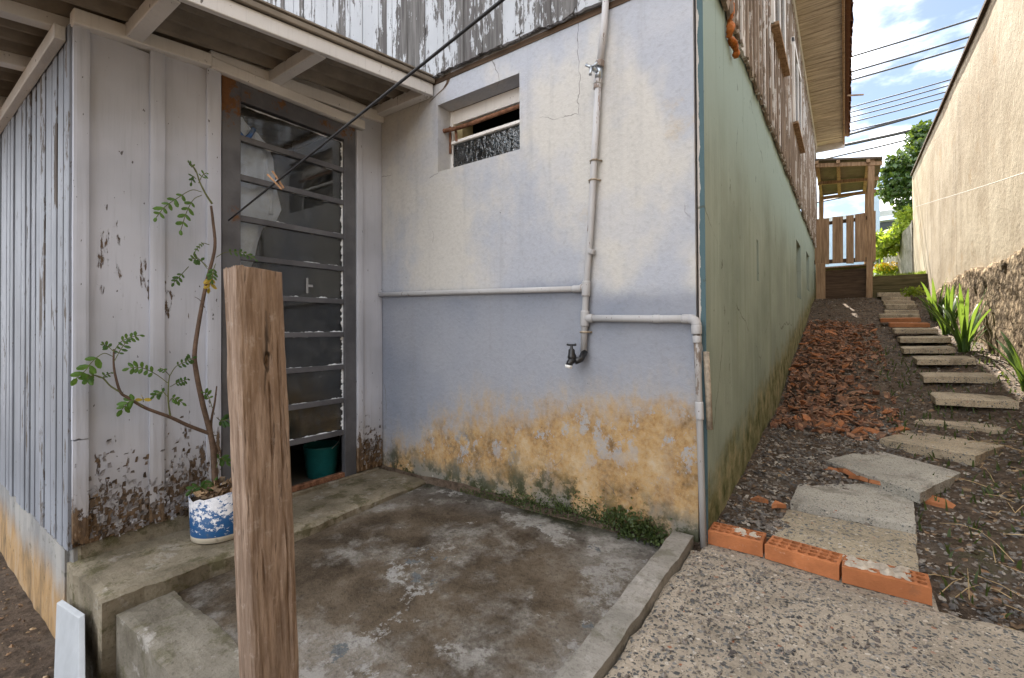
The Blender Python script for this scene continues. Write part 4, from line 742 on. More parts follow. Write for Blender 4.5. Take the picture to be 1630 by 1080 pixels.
for px, nl, sz in (
    ([(321, 306), (305, 303), (282, 316), (262, 330), (249, 346)], 5, .050), ([(321, 311), (308, 318), (297, 338), (288, 366)], 4, .048), ([(312, 275), (306, 264), (299, 258)], 3, .022), ([(312, 285), (307, 281), (305, 290)], 2, .03), ([(316, 292), (322, 280), (328, 276)], 2, .03),
    ([(344, 410), (360, 402), (385, 402), (405, 412)], 6, .034), ([(333, 390), (322, 388), (311, 400)], 4, .018), ([(330, 428), (318, 414), (306, 412)], 3, .045), ([(300, 425), (288, 438), (277, 450)], 3, .035), ([(343, 420), (340, 430), (338, 445)], 3, .045),
    ([(181, 560), (172, 552), (163, 548)], 3, .03), ([(181, 560), (192, 545), (206, 538), (222, 534)], 4, .032), ([(182, 575), (190, 560), (200, 545)], 3, .032), ([(180, 568), (165, 563), (148, 575), (136, 590), (122, 602)], 3, .065), ([(172, 610), (165, 600), (176, 594)], 3, .02), ([(160, 602), (148, 598), (138, 604)], 3, .045),
    ([(267, 610), (248, 596), (226, 586), (206, 586)], 5, .040), ([(270, 599), (280, 584), (296, 576), (306, 570)], 5, .034), ([(271, 616), (282, 610), (298, 604)], 4, .03), ([(267, 632), (258, 624), (246, 630)], 3, .036), ([(269, 640), (276, 634), (290, 641)], 3, .034), ([(270, 598), (262, 590), (255, 586)], 3, .022),
    ([(228, 648), (215, 638), (205, 640), (194, 652)], 4, .052), ([(338, 650), (332, 632), (325, 625)], 3, .035), ([(345, 665), (352, 670), (362, 668)], 3, .05), ([(344, 745), (350, 730), (360, 735)], 3, .05), ([(350, 782), (340, 768), (330, 775)], 3, .05), ([(330, 790), (318, 775), (305, 780)], 3, .045)):
    pinnate(px, nl+1, sz*.74)
pinnate([(340, 432), (336, 445), (333, 458)], 3, .04, MT['yleaf']); pinnate([(228, 640), (228, 636), (227, 633)], 2, .03, MT['yleaf'])
# ------------------------------------------------------------ things behind the door glass
def jacket():
    ja = empty('hanging_jacket', tuple(pp_(390, 300, -2.71)), label='pale blue jacket hanging behind the top of the glazed door', cat='jacket')
    X = -2.665
    prof = [(196, 372, 384), (208, 352, 400), (222, 335, 424), (245, 328, 436), (275, 326, 436), (300, 325, 440), (325, 326, 447), (345, 328, 440), (360, 330, 418), (385, 332, 411), (410, 334, 405), (436, 336, 396)]
    b = MB(); n = 36
    for i, (v, ua, ub) in enumerate(prof):
        p, q = atx(ua, v, X), atx(ub, v, X); c = (p+q)/2; hw = (q.y-p.y)/2; zc = atx(400, v, X).z
        for k in range(n):
            t = 2*math.pi*k/n; w = 1+.05*fbm(math.cos(t)*2, math.sin(t)*2, i*.5); dp = (.030+.014*fbm(t*2.2, i*.35, 3)+.011*math.sin(t*7+i*.2))
            b.v.append((X+dp*math.sin(t), c.y+hw*w*math.cos(t), zc))
    for i in range(len(prof)-1):
        for k in range(n): b.f.append((i*n+k, (i+1)*n+k, (i+1)*n+(k+1) % n, i*n+(k+1) % n))
    b.build('jacket_body', MT['cloth'], ja, smooth=True)
    sl = [(402, 212), (418, 240), (424, 275), (428, 310), (430, 342)]
    MB().tube(curve([atx(u, v, X+.02) for u, v in sl]), [.020+.006*math.sin(i*.5) for i in range(25)], 10).build('sleeve', MT['cloth'], ja, smooth=True)
    MB().tube(curve([atx(376, 206, X+.06), atx(388, 220, X+.07), atx(396, 218, X+.07), atx(404, 206, X+.05)]), .013, 8).build('collar', MT['collar'], ja, smooth=True)
jacket()
tb = atz(512, 735, -.04); tb = atx(512, 733, -2.78); tbk = empty('teal_bucket', (tb.x, tb.y, -.04), label='teal plastic bucket on the floor behind the glazed door', cat='bucket')
MB().lathe([(.085, 0), (.09, .01), (.11, .19), (.116, .2), (.11, .2), (.088, .02), (.0, .02)], 24, (tb.x, tb.y, -.04)).build('bucket_shell', MT['teal'], tbk, smooth=True)
MB().tube([(tb.x+.115*math.cos(t/10*math.pi), tb.y+.115*math.sin(t/10*math.pi), .15+.06*math.sin(t/10*math.pi)) for t in range(11)], .003, 5).build('handle', MT['galv'], tbk)
# white board leaning on the plinth
p0 = aty(90, 960, SY-.03); 
lb_ = MB(); d0, d1 = atz(90, 962, -.10), atz(124, 984, -.10)
tl, tr_ = aty(90, 960, SY-.045), aty(125, 984, SY-.045); bl_, br_ = aty(84, 1125, SY-.10), aty(125, 1150, SY-.10); th = V((.0, .018, .006))
lb_.add([tl, tr_, br_, bl_, tl+th, tr_+th, br_+th, bl_+th], [(0, 3, 2, 1), (4, 5, 6, 7), (0, 1, 5, 4), (1, 2, 6, 5), (2, 3, 7, 6), (3, 0, 4, 7)]); lb_.build('white_board', MT['board'], label='white painted board leaning against the damp plinth', cat='board', bevel=.002)
# ------------------------------------------------------------ perforated bricks
def perforated(name, p, q, wd, h, label, z0=.0, group='perforated bricks along the path end', mort=None, lean=0):
    """brick whose front top edge runs p->q; holes through the top"""
    ax_ = (V(q)-V(p)); Lb = ax_.length; ax_.normalize(); dp = UP.cross(ax_); b = MB(); org = V((p[0], p[1], z0)); nc, nr, m_ = 7, 3, 10
    def T(a, c, z): return org+ax_*a+dp*c+UP*z
    HF = []; e = .006; cw, ch = (Lb-2*e)/nc, (wd-2*e)/nr; rr = min(cw, ch)*.41
    b.add([T(0, 0, 0), T(Lb, 0, 0), T(Lb, wd, 0), T(0, wd, 0), T(0, 0, h-.003), T(Lb, 0, h-.003), T(Lb, wd, h-.003), T(0, wd, h-.003), T(e, e, h), T(Lb-e, e, h), T(Lb-e, wd-e, h), T(e, wd-e, h)],
          [(0, 1, 5, 4), (1, 2, 6, 5), (2, 3, 7, 6), (3, 0, 4, 7), (4, 5, 9, 8), (5, 6, 10, 9), (6, 7, 11, 10), (7, 4, 8, 11)])
    for i in range(nc):
        for j in range(nr):
            cx_, cy_ = e+cw*(i+.5), e+ch*(j+.5); A = len(b.v); cs = []
            for k in range(16):
                t = 2*math.pi*(k+.5)/16; c_, s_ = math.cos(t), math.sin(t); sc_ = 1/max(abs(c_), abs(s_)); b.v.append(tuple(T(cx_+cw/2*c_*sc_, cy_+ch/2*s_*sc_, h)))
            # exact corners come from rounding the ring outwards
            for k in (1, 2, 5, 6, 9, 10, 13, 14): pass
            for k in range(16): t = 2*math.pi*(k+.5)/16; b.v.append(tuple(T(cx_+rr*math.cos(t), cy_+rr*math.sin(t), h)))
            for k in range(16): t = 2*math.pi*(k+.5)/16; b.v.append(tuple(T(cx_+rr*math.cos(t), cy_+rr*math.sin(t), h-.017)))
            for k in range(16):
                k2 = (k+1) % 16; b.f += [(A+k, A+k2, A+16+k2, A+16+k), (A+16+k, A+16+k2, A+32+k2, A+32+k)]
            HF.append(len(b.f)); b.f.append(tuple(A+32+k for k in range(16)))
            for sx_, sy_, k in ((1, 1, 1), (-1, 1, 5), (-1, -1, 9), (1, -1, 13)):
                c_ = len(b.v); b.v.append(tuple(T(cx_+sx_*cw/2, cy_+sy_*ch/2, h))); b.f.append((A+k, c_, A+k+1))
    root = empty(name, tuple(org), label=label, cat='brick', group=group)
    bo = b.build('brick_body', MT['brick'], root); bo.data.materials.append(MT['soil'])  # dark soil colour on shallow hole floors stands in for deep-hole shade
    for q in HF: bo.data.polygons[q].material_index = 1
    if mort:
        a0, a1, c0_, c1_, th_ = mort; g = MB(); na, nc2 = 44, 22; P = {}
        for j in range(nc2+1):
            for i in range(na+1):
                a, c = a0+(a1-a0)*i/na, c0_+(c1_-c0_)*j/nc2; e_ = min(i, na-i, j*1.5, (nc2-j)*1.5)/6; hh = fbm(a*34, c*34, 3.7)+min(e_, 1)*.55-th_
                P[i, j] = len(g.v); g.v.append(tuple(T(a, c, h+max(-.004, min(.012, hh*.016+.003*fbm(a*150, c*150, 1))))))
        for j in range(nc2):
            for i in range(na):
                q = (P[i, j], P[i+1, j], P[i+1, j+1], P[i, j+1])
                if max(g.v[k][2] for k in q) > z0+h-.0035: g.f.append(q)
        g.build('mortar_crust', MT['mortar'], root, smooth=True)
    return root
b1, b2, b3, b4 = (atz(1127, 866, 0), atz(1216, 888, 0), atz(1338, 926, 0), atz(1484, 965, 0))
BH = .058
perforated('perforated_brick', b1, b2-V((.004, 0, 0)), .11, BH, 'orange perforated brick next to the foot of the down pipe', mort=(.08, .19, .03, .085, .62))
perforated('perforated_brick', b2+V((.004, -.006, 0)), b3-V((.004, 0, 0)), .11, BH, 'clean orange perforated brick in the middle of the row of three')
perforated('perforated_brick', b3+V((.004, -.004, 0)), b4, .11, BH, 'orange brick crusted with pale mortar at the right end of the row', mort=(.0, .19, .012, .10, .30))
# ------------------------------------------------------------ stepping slabs
def slab(c, th, mat, label, tilt=0, amp=.006, name='stepping_slab', group='concrete slabs of the alley path', cat='slab'):
    """c: top corners front-left, front-right, back-right, back-left"""
    c = [V(p) for p in c]; n = 16; b = MB(); P = {}; sd_ = rnd.random()*50
    for j in range(n+1):
        for i in range(n+1):
            s, t = i/n, j/n; p = (c[0]*(1-s)+c[1]*s)*(1-t)+(c[3]*(1-s)+c[2]*s)*t
            on = i in (0, n) or j in (0, n); p = p+V((0, 0, .003*fbm(p.x*12, p.y*12, sd_)))
            if on: p = p+V((amp*fbm(p.x*14, p.y*14, sd_), amp*fbm(p.x*14+7, p.y*14, sd_), -.004-amp*.5*abs(fbm(p.x*20, p.y*20, sd_))))
            P[i, j] = len(b.v); b.v.append(tuple(p))
    for j in range(n):
        for i in range(n): b.f.append((P[i, j], P[i+1, j], P[i+1, j+1], P[i, j+1]))
    ring = [(i, 0) for i in range(n)]+[(n, j) for j in range(n)]+[(i, n) for i in range(n, 0, -1)]+[(0, j) for j in range(n, 0, -1)]; base = len(b.v)
    for q in ring: p = b.v[P[q]]; b.v.append((p[0]+.003*fbm(p[0]*30, p[1]*30, 2), p[1], p[2]-th))
    k = len(ring)
    for a in range(k): b.f.append((P[ring[a]], base+a, base+(a+1) % k, P[ring[(a+1) % k]]))
    b.f.append(tuple(base+a for a in reversed(range(k))))
    return b.build(name, mat, label=label, cat=cat, group=group)
Z = lambda z, *px: [atz(u, v, z) for u, v in px]
slab(Z(.034, (1228, 856), (1463, 918), (1457.5, 849), (1255, 810)), .05, MT['slabA'], 'speckled concrete slab directly behind the row of bricks')
slab(Z(.064, (1257, 800), (1456, 837), (1453, 781), (1279, 752)), .05, MT['slab2'], 'pale crumbling slab second from the bricks')
slab(Z(.115, (1313, 732), (1463, 784), (1530, 751), (1386, 713)), .05, MT['slab2'], 'slab laid askew with broken tiles wedged under its corner')
slab(Z(.165, (1400, 698), (1553, 725), (1597, 708), (1445, 684)), .06, MT['slab'], 'thick tan slab just above the slab laid askew')
slab(Z(.205, (1455, 669.5), (1596, 685), (1626, 672), (1482, 660)), .055, MT['slab'], 'slab with a chipped near corner, fifth from the bricks')
def bar(uL, vL, uR, vR, y, dep, th, mat, label, rot=0.0, **k):
    a, b = aty(uL, vL, y-rot), aty(uR, vR, y+rot); up_ = V((0, 0, .012)); d = V((-(b-a).y, (b-a).x, 0)).normalized()*dep
    return slab([a, b, b+d+up_, a+d+up_], th, mat, label, **k)
bar(1489, 633.5, 1622, 639.5, 4.85, .34, .05, MT['slab'], 'long thin slab furthest right along the path')
bar(1470, 599, 1588, 600, 5.35, .30, .05, MT['slab'], 'narrow mossy slab set seventh from the bricks')
bar(1460, 572, 1555, 571.5, 5.85, .40, .05, MT['slab'], 'slab turned slightly left, eighth from the bricks')
bar(1438, 555, 1522, 554, 6.45, .36, .05, MT['slab'], 'slab beside the leafy rubble, ninth from the bricks')
bar(1433, 538, 1515, 537, 7.0, .36, .055, MT['slab'], 'slab in deep shade, tenth from the bricks')
bar(1424, 524, 1494, 524, 7.6, .34, .05, MT['slab'], 'uppermost plain slab just below the red brick steps')
bar(1416, 514.5, 1480, 515, 8.1, .16, .05, MT['tile'], 'lower of two steps made of broken red bricks', cat='step', name='brick_step', group='red brick steps')
bar(1402, 507.5, 1466, 506.5, 8.5, .16, .05, MT['tile'], 'upper of two steps made of broken red bricks', cat='step', name='brick_step', group='red brick steps')
for i, (a, b_, v, y, l) in enumerate(((1400, 1464, 500.5, 8.9, 'lowest of the six narrow mossy steps below the plank riser'), (1408, 1463, 494, 9.25, 'second lowest narrow mossy step below the plank riser'), (1410, 1459, 485, 9.65, 'third narrow mossy step counting up to the plank riser'), (1407, 1456, 479, 10.0, 'fourth narrow mossy step counting up to the plank riser'), (1404, 1450, 473, 10.35, 'fifth narrow mossy step counting up to the plank riser'), (1397, 1446, 466, 10.7, 'topmost narrow mossy step at the foot of the plank riser'))):
    bar(a, v, b_, v, y, .24, .07, MT['slab'], l, cat='step', name='garden_step', group='narrow steps below the riser')
# plank riser with grass on top
ri = empty('plank_riser', (.8, 10.99, 1.5), label='low retaining riser of two dark planks below the grass', cat='retaining wall')
zr = [aty(1400, v, 10.98).z for v in (466, 456, 440)]
bx('plank', (.40, 10.96, zr[0]-.25), (1.2, 11.0, zr[1]-.004), MT['mosswood'], ri, .006); bx('plank', (.38, 10.975, zr[1]), (1.2, 11.02, zr[2]), MT['mosswood'], ri, .006)
# ------------------------------------------------------------ loose stuff on the soil
def scatter(name, n, pick, size, mat, flat=.6, label='', cat='', seed=1, lift=.2, tri='octa'):
    rg = np.random.RandomState(seed); vs_, fs = [], []
    base = np.array([[1, 0, 0], [0, 1, 0], [-1, 0, 0], [0, -1, 0], [0, 0, 1], [0, 0, -1]], float); tf = [(0, 1, 4), (1, 2, 4), (2, 3, 4), (3, 0, 4), (1, 0, 5), (2, 1, 5), (3, 2, 5), (0, 3, 5)]
    for k in range(n):
        x, y = pick(rg); s = size(rg); z = gz(x, y) if y > 2 or x < -.52 else 0.0
        Q = base*(s*np.array([rg.uniform(.7, 1.3), rg.uniform(.6, 1.1), flat*rg.uniform(.6, 1.2)]))*rg.uniform(.75, 1.25, (6, 1))
        e = rg.uniform(-.5, .5, 2); a = rg.uniform(0, 6.28); Rm = np.array(Matrix.Rotation(a, 3, 'Z') @ Matrix.Rotation(e[0], 3, 'X') @ Matrix.Rotation(e[1], 3, 'Y'))
        Q = Q @ Rm.T + np.array([x, y, z+s*flat*lift]); b0 = len(vs_); vs_ += [tuple(q) for q in Q]; fs += [tuple(b0+i for i in f) for f in tf]
    m_ = MB(); m_.v = vs_; m_.f = fs; return m_.build(name, mat, label=label, cat=cat, kind='stuff')
def pk_alley(rg):
    while True:
        y = 2.05+8.9*rg.rand()**1.5; x = rg.uniform(HX, 1.2)
        if y < 2.2 and x < .25: continue
        return x, y
scatter('gravel', 15000, pk_alley, lambda r: .005+.011*r.rand()**2, MT['gravel'], .6, 'dark mixed gravel over the alley soil', 'gravel', 3)
def pk_band(rg):
    while True:
        y = 2.2+2.6*rg.rand(); x = HX+.02+rg.rand()**.8*.75
        if x < .35+(y-3.3)*.15: return x, y
scatter('gravel', 5000, pk_band, lambda r: .006+.011*r.rand()**2, MT['gravel'], .6, 'coarser dark gravel between the green wall and the slabs', 'gravel', 4)
scatter('leaf_litter', 4500, pk_alley, lambda r: .006+.018*r.rand()**2, MT['litter'], .18, 'dead leaf scraps lying over the alley gravel', 'leaf litter', 5)
scatter('gravel', 2200, lambda r: (r.uniform(-4.6, -1.2), r.uniform(-.6, SY-.03)), lambda r: .004+.014*r.rand()**3, MT['litter'], .6, 'crumbs of soil and grit on the dirt yard', 'grit', 6)
scatter('gravel', 5000, lambda r: (r.uniform(-.5, .9), .85+r.rand()*1.12), lambda r: .0025+.0065*r.rand()**2, MT['gravel'], .45, 'loose grit on the exposed aggregate paving', 'grit', 8)
# broken terracotta: bigger shards are things of their own
def shard_mesh(sz, seed, th=.012):
    rg = random.Random(seed); n = rg.choice((4, 5, 5, 6)); top = []; 
    for k in range(n):
        t = 2*math.pi*(k+rg.uniform(-.3, .3))/n; r_ = sz*rg.uniform(.6, 1.15); top.append((r_*math.cos(t)*1.25, r_*math.sin(t)*.8))
    b = MB(); b.v = [(x, y, th+2.2*x*x*-1) for x, y in top]+[(x, y, -2.2*x*x) for x, y in top]; b.f = [tuple(range(n)), tuple(2*n-1-k for k in range(n))]+[(k, n+k, n+(k+1) % n, (k+1) % n) for k in range(n)]
    me = bpy.data.meshes.new('tile_shard'); me.from_pydata(b.v, [], b.f); me.materials.append(MT['tile']); return me
SM = [shard_mesh(s_, i*13+1) for i, s_ in enumerate((.05, .06, .07, .045, .055, .08, .065))]
def pile_pt(r):
    y = r.uniform(3.9, 8.6); c = -.17+.02*(y-5); x = c+r.gauss(0, .23)+.1*math.sin(y*3.1); return max(HX+.05, min(.32, x)), y
def pile_h(x, y): return .07*math.exp(-((x+.19)/.22)**2)*max(0, math.sin(math.pi*min(1, max(0, (y-3.7)/5.1))))**.6
rr_ = random.Random(31)
for k in range(90):
    x, y = pile_pt(rr_); o = bpy.data.objects.new('tile_shard', SM[k % 7]); COL.objects.link(o); o.location = (x, y, gz(x, y)+pile_h(x, y)+rr_.uniform(0, .03)); o.rotation_euler = (rr_.gauss(0, .4), rr_.gauss(0, .4), rr_.uniform(0, 6.3)); s_ = rr_.uniform(.4, .95); o.scale = (s_, s_, 1)
    setp(o, 'broken piece of orange roof tile in the rubble along the green wall', 'tile shard', 'tile shards in the rubble pile')
def pile_stuff():
    b = MB(); r = random.Random(77)
    for k in range(2600):
        x, y = pile_pt(r); z = gz(x, y)+pile_h(x, y)*r.uniform(.2, 1.05)+.01; s_ = .010+.034*r.random()**2; M = Matrix.Translation((x, y, z)) @ Matrix.Rotation(r.uniform(0, 6.3), 4, 'Z') @ Matrix.Rotation(r.gauss(0, .6), 4, 'X') @ Matrix.Rotation(r.gauss(0, .6), 4, 'Y')
        q = [(-s_, -s_*.6, 0), (s_*r.uniform(.5, 1), -s_*.7, 0), (s_, s_*.5, 0), (-s_*.6, s_*.7, 0)]; t = .008; vv = [M @ V(p) for p in q]+[M @ V((p[0], p[1], t)) for p in q]
        b.add(vv, [(3, 2, 1, 0), (4, 5, 6, 7), (0, 1, 5, 4), (1, 2, 6, 5), (2, 3, 7, 6), (3, 0, 4, 7)])
    b.build('tile_rubble', m_stone('rubble_clay', (.28, .115, .055), (.16, .08, .05), (.36, .17, .09), (.09, .06, .045), (.42, .23, .13), (.20, .11, .07), (.07, .05, .04)), label='small crumbled terracotta heaped along the green wall', cat='rubble', kind='stuff')
pile_stuff()
for i, (u, v, z, rz_, s_, lab) in enumerate(((1322, 750, .085, 10, 1.0, 'flat orange tile piece at the left under the askew slab'), (1345, 752, .09, -25, .9, 'squarish orange tile piece tucked under the askew slab'), (1368, 763, .075, -30, 1.2, 'long orange tile piece between the two pale slabs'), (1395, 770, .08, -28, .9, 'small orange tile piece wedged below the askew slab'), (1428, 775, .085, -22, 1.1, 'brown half tile under the front corner of the askew slab'), (1480, 797, .05, -18, 1.5, 'long orange tile strip sticking out right of the pale slab'), (1462, 790, .06, -30, 1.0, 'orange chip right of the pale crumbling slab'), (1238, 805, .05, 40, .6, 'lone red chip on the soil left of the speckled slab'), (1208, 797, .05, 10, .6, 'small red chip on the soil near the green wall'))):
    p = atz(u, v, z); o = bpy.data.objects.new('tile_shard', SM[(i*3+1) % 7]); COL.objects.link(o); o.location = p; o.rotation_euler = (rr_.gauss(0, .12), rr_.gauss(0, .12), R(rz_)+YAW*0); o.scale = (s_, s_*.8, 1.6); setp(o, lab, 'tile shard', 'tile shards by the slabs')
# ------------------------------------------------------------ plants in the alley
def sword_plant(x, y, n, L0, label, seed):
    r = random.Random(seed); root = empty('sword_leaf_plant', (x, y, gz(x, y)-.01), label=label, cat='plant', group='sword leaf plants along the boundary wall'); c = V((x, y, gz(x, y)-.01))
    for k in range(n):
        t = r.uniform(0, 6.28); d = V((math.cos(t), math.sin(t), 0)); L_ = L0*r.uniform(.65, 1.15); lean = r.uniform(.12, .75); w = r.uniform(.016, .026); s = V((-d.y, d.x, 0)); b = MB(); m_ = 8; st = c+d*r.uniform(0, .05)
        for i in range(m_+1):
            f = i/m_; p = st+d*(L_*lean*f**1.5)+UP*(L_*(f-.28*lean*f*f*f)); ww = w*(.65+.5*f)*(1-f**3)+.0008
            b.v += [tuple(p-s*ww), tuple(p-d*ww*.35), tuple(p+s*ww)]
        for i in range(m_): b.f += [(3*i, 3*i+1, 3*i+4, 3*i+3), (3*i+1, 3*i+2, 3*i+5, 3*i+4)]
        b.build('leaf', MT['sword'], root, smooth=True)
def gpt(u, v, z): p = atz(u, v, z); return p.x, p.y
sword_plant(1.0, 6.6, 26, .70, 'nearest sword leaf plant standing alone beside the slabs', 1)
sword_plant(1.02, 7.75, 22, .64, 'sword leaf plant in the middle beside the red brick steps', 2)
sword_plant(1.03, 8.7, 18, .6, 'farthest sunlit sword leaf plant near the plank riser', 3)
sword_plant(1.13, 5.15, 9, .5, 'sword leaf plant cut by the right edge of the picture', 4)
def leafy(name, n, box_fn, size, mat, parent=None, seed=1, up=.0, **k):
    rg = np.random.RandomState(seed); vs_, fs = [], []
    for _ in range(n):
        p = np.array(box_fn(rg)); s = size*rg.uniform(.6, 1.3); d = rg.normal(size=3); d[2] += up; d /= np.linalg.norm(d); e = np.cross(d, rg.normal(size=3)); e /= np.linalg.norm(e); nn = np.cross(d, e)
        b0 = len(vs_); vs_ += [tuple(p), tuple(p+d*s*.5+e*s*.33+nn*s*.08), tuple(p+d*s), tuple(p+d*s*.5-e*s*.33+nn*s*.08)]; fs += [(b0, b0+1, b0+2), (b0, b0+2, b0+3)]
    m_ = MB(); m_.v = vs_; m_.f = fs; return m_.build(name, mat, parent, **k)
def clump(cs):
    def fn(rg):
        c, r_ = cs[rg.randint(len(cs))]; d = rg.normal(size=3); d /= np.linalg.norm(d); return np.array(c)+d*np.array(r_)*rg.rand()**.45
    return fn
leafy('dead_leaves', 170, clump([((bc.x, bc.y, bc.z+.20), (.10, .10, .03))]), .04, MT['litter'], pl, 21, .3)
wc = aty(1012, 838, HY-.04)
wd = empty('wall_weed', (wc.x, HY-.05, -.05), label='small dark green weed growing at the foot of the ochre stained wall', cat='weed')
leafy('leaves', 420, clump([((aty(u, v, HY-.045)), (r_, .03, r_*.7)) for u, v, r_ in ((985, 822, .05), (1005, 828, .07), (1025, 845, .06), (1040, 858, .04), (1000, 850, .06))]), .022, MT['moss'], wd, 2, .4)
def pk_moss(rg):
    x = rg.uniform(-1.85, -.62); k = math.exp(-((x+1.0)/.45)**2); return x, HY-.004-.02*rg.rand(), fz(x, HY)-.0+abs(rg.normal())*.045*(.25+k)
leafy('moss', 4200, pk_moss, .012, MT['moss'], None, 5, .3, label='dark moss along the foot of the stained wall', cat='moss', kind='stuff')
def blades(name, n, fn, h, mat, seed, **k):
    rg = np.random.RandomState(seed); b = MB()
    for _ in range(n):
        x, y, z = fn(rg); a = rg.uniform(0, 6.28); hh = h*rg.uniform(.5, 1.3); w = .006*rg.uniform(.7, 1.3); lx, ly = rg.normal(0, .35, 2)*hh; c, s = math.cos(a)*w, math.sin(a)*w
        b.add([(x-c, y-s, z), (x+c, y+s, z), (x+lx*.4+c*.7, y+ly*.4+s*.7, z+hh*.6), (x+lx*.4-c*.7, y+ly*.4-s*.7, z+hh*.6), (x+lx, y+ly, z+hh)], [(0, 1, 2, 3), (3, 2, 4)])
    return b.build(name, mat, **k)
blades('grass', 5000, lambda r: ((lambda x, y: (x, y, gz(x, y)-.01))(r.uniform(.46, 1.18), 11.03+3.5*r.rand()**1.6)), .09, MT['grass'], 4, label='sunlit yellow green grass above the plank riser', cat='grass', kind='stuff')
blades('grass', 700, lambda r: (lambda x, y: (x, y, gz(x, y)))(r.uniform(.25, 1.15), r.uniform(2.1, 7)), .05, MT['moss'], 9, label='sparse weeds and dry blades between the slabs', cat='weeds', kind='stuff')
def straw(n, seed):
    r = random.Random(seed); b = MB()
    for _ in range(n):
        x, y = r.uniform(.24, 1.1), r.uniform(2.02, 4.2); 
        if x < .5+(y-2.9)*.35 and y > 2.2: x += .35
        z = gz(x, y)+.008; a = r.uniform(0, 6.28); L_ = r.uniform(.05, .22); d = V((math.cos(a), math.sin(a), r.uniform(-.05, .35))); p = V((x, y, z)); b.tube([p, p+d*L_*.5+V((0, 0, .01)), p+d*L_], [.0018, .0016, .0008], 4, False)
    b.build('dry_stalks', MT['straw'], label='dry straw stalks strewn over the soil right of the slabs', cat='straw', kind='stuff')
straw(130, 4)
fern = aty(1447, 462, 10.5)
fw_ = empty('sunlit_weed', (fern.x, fern.y, fern.z-.1), label='small sunlit weed beside the topmost narrow step', cat='weed')
leafy('leaves', 260, clump([((fern.x+.05, fern.y, fern.z-.04), (.16, .12, .09))]), .05, MT['bush'], fw_, 7, .5)
# ------------------------------------------------------------ boundary wall on the right
BXW = 1.2
bw = empty('boundary_wall', (BXW, 6, 0), label='tall beige rendered boundary wall with rough stone base', cat='wall')
def bumpy_wall(name, y0, y1, zb, zt, dx, step, amp, mat, parent, sc=1.0, bot=-.3, far=.16):
    ny = int((y1-y0)/step); b = MB(); P = {}; nz = int((4.2-bot)/step) if zt is None else None
    for j in range(ny+1):
        y = y0+(y1-y0)*j/ny; z0, z1 = zb(y), zt(y); m_ = 40
        for i in range(m_+1):
            z = z0+(z1-z0)*i/m_; P[i, j] = len(b.v); b.v.append((BXW-dx+amp*fbm(y*sc, z*sc, 3.3)+(amp*.6*fbm(y*sc*4, z*sc*4, 1.3, 3)), y, z))
    m_ = 40
    for j in range(ny):
        for i in range(m_): b.f.append((P[i, j], P[i+1, j], P[i+1, j+1], P[i, j+1]))
        b0 = len(b.v); a, c = b.v[P[m_, j]], b.v[P[m_, j+1]]; b.v += [(BXW+far, a[1], a[2]), (BXW+far, c[1], c[2])]; b.f.append((P[m_, j], b0, b0+1, P[m_, j+1]))
    e = [P[i, ny] for i in range(m_+1)]; b0 = len(b.v); b.v += [(BXW+far, y1, b.v[k][2]) for k in e]
    for i in range(m_): b.f.append((e[i], e[i+1], b0+i+1, b0+i))
    # back face keeps the sun off
    b0 = len(b.v); b.v += [(BXW+far, y0, -.5), (BXW+far, y1, -.5), (BXW+far, y1, zt(y1)), (BXW+far, y0, zt(y0))]; b.f.append((b0, b0+1, b0+2, b0+3))
    return b.build(name, mat, parent, smooth=True)
WT = 4.11
bumpy_wall('render_face', -3.0, 13.0, lambda y: -.4, lambda y: WT, 0, .12, .004, MT['right'], bw, .8)
bt = lambda y: float(np.interp(y, [-3, 4.5, 5.5, 6.6, 7.5, 8.3, 9.3, 10.3, 11], [1.75, 1.58, 1.50, 1.50, 1.55, 1.50, 1.48, 1.36, 1.34])) + .05*fbm(y*2.3, 1)+.02*fbm(y*9, 4)
bumpy_wall('stone_base', -3.0, 10.4, lambda y: -.4, bt, .045, .045, .016, MT['rough'], bw, 6.0)
bx('coping', (BXW-.03, -3.0, WT+.002), (BXW+.19, 13.02, WT+.045), MT['darkwood'], bw, .004)
# lower curving end of the wall
lw = MB(); n = 26
for i in range(n+1):
    f = i/n; y = 13.02+3.0*f; x = BXW-.02-.30*f*f; zt = aty(1459-30*f, 350+34*f**.7, y).z
    lw.v += [(x, y, 1.4), (x, y, zt), (x+.18, y, zt), (x+.18, y, 1.4)]
for i in range(n): lw.f += [(4*i, 4*i+1, 4*i+5, 4*i+4), (4*i+1, 4*i+2, 4*i+6, 4*i+5), (4*i+2, 4*i+3, 4*i+7, 4*i+6)]
lw.f += [(3, 2, 1, 0), (4*n, 4*n+1, 4*n+2, 4*n+3)]
lw.build('low_garden_wall', MT['kerb'], label='low grey garden wall continuing beyond the tall boundary wall', cat='wall')
cpts = [atx(1459, 329, BXW-.26), atx(1545, 303, BXW-.26), atx(1632, 275, BXW-.26)]
MB().tube(curve(cpts), .0030, 6).build('hanging_string', MT['cord'], label='thin white cord strung along the beige boundary wall', cat='cord')
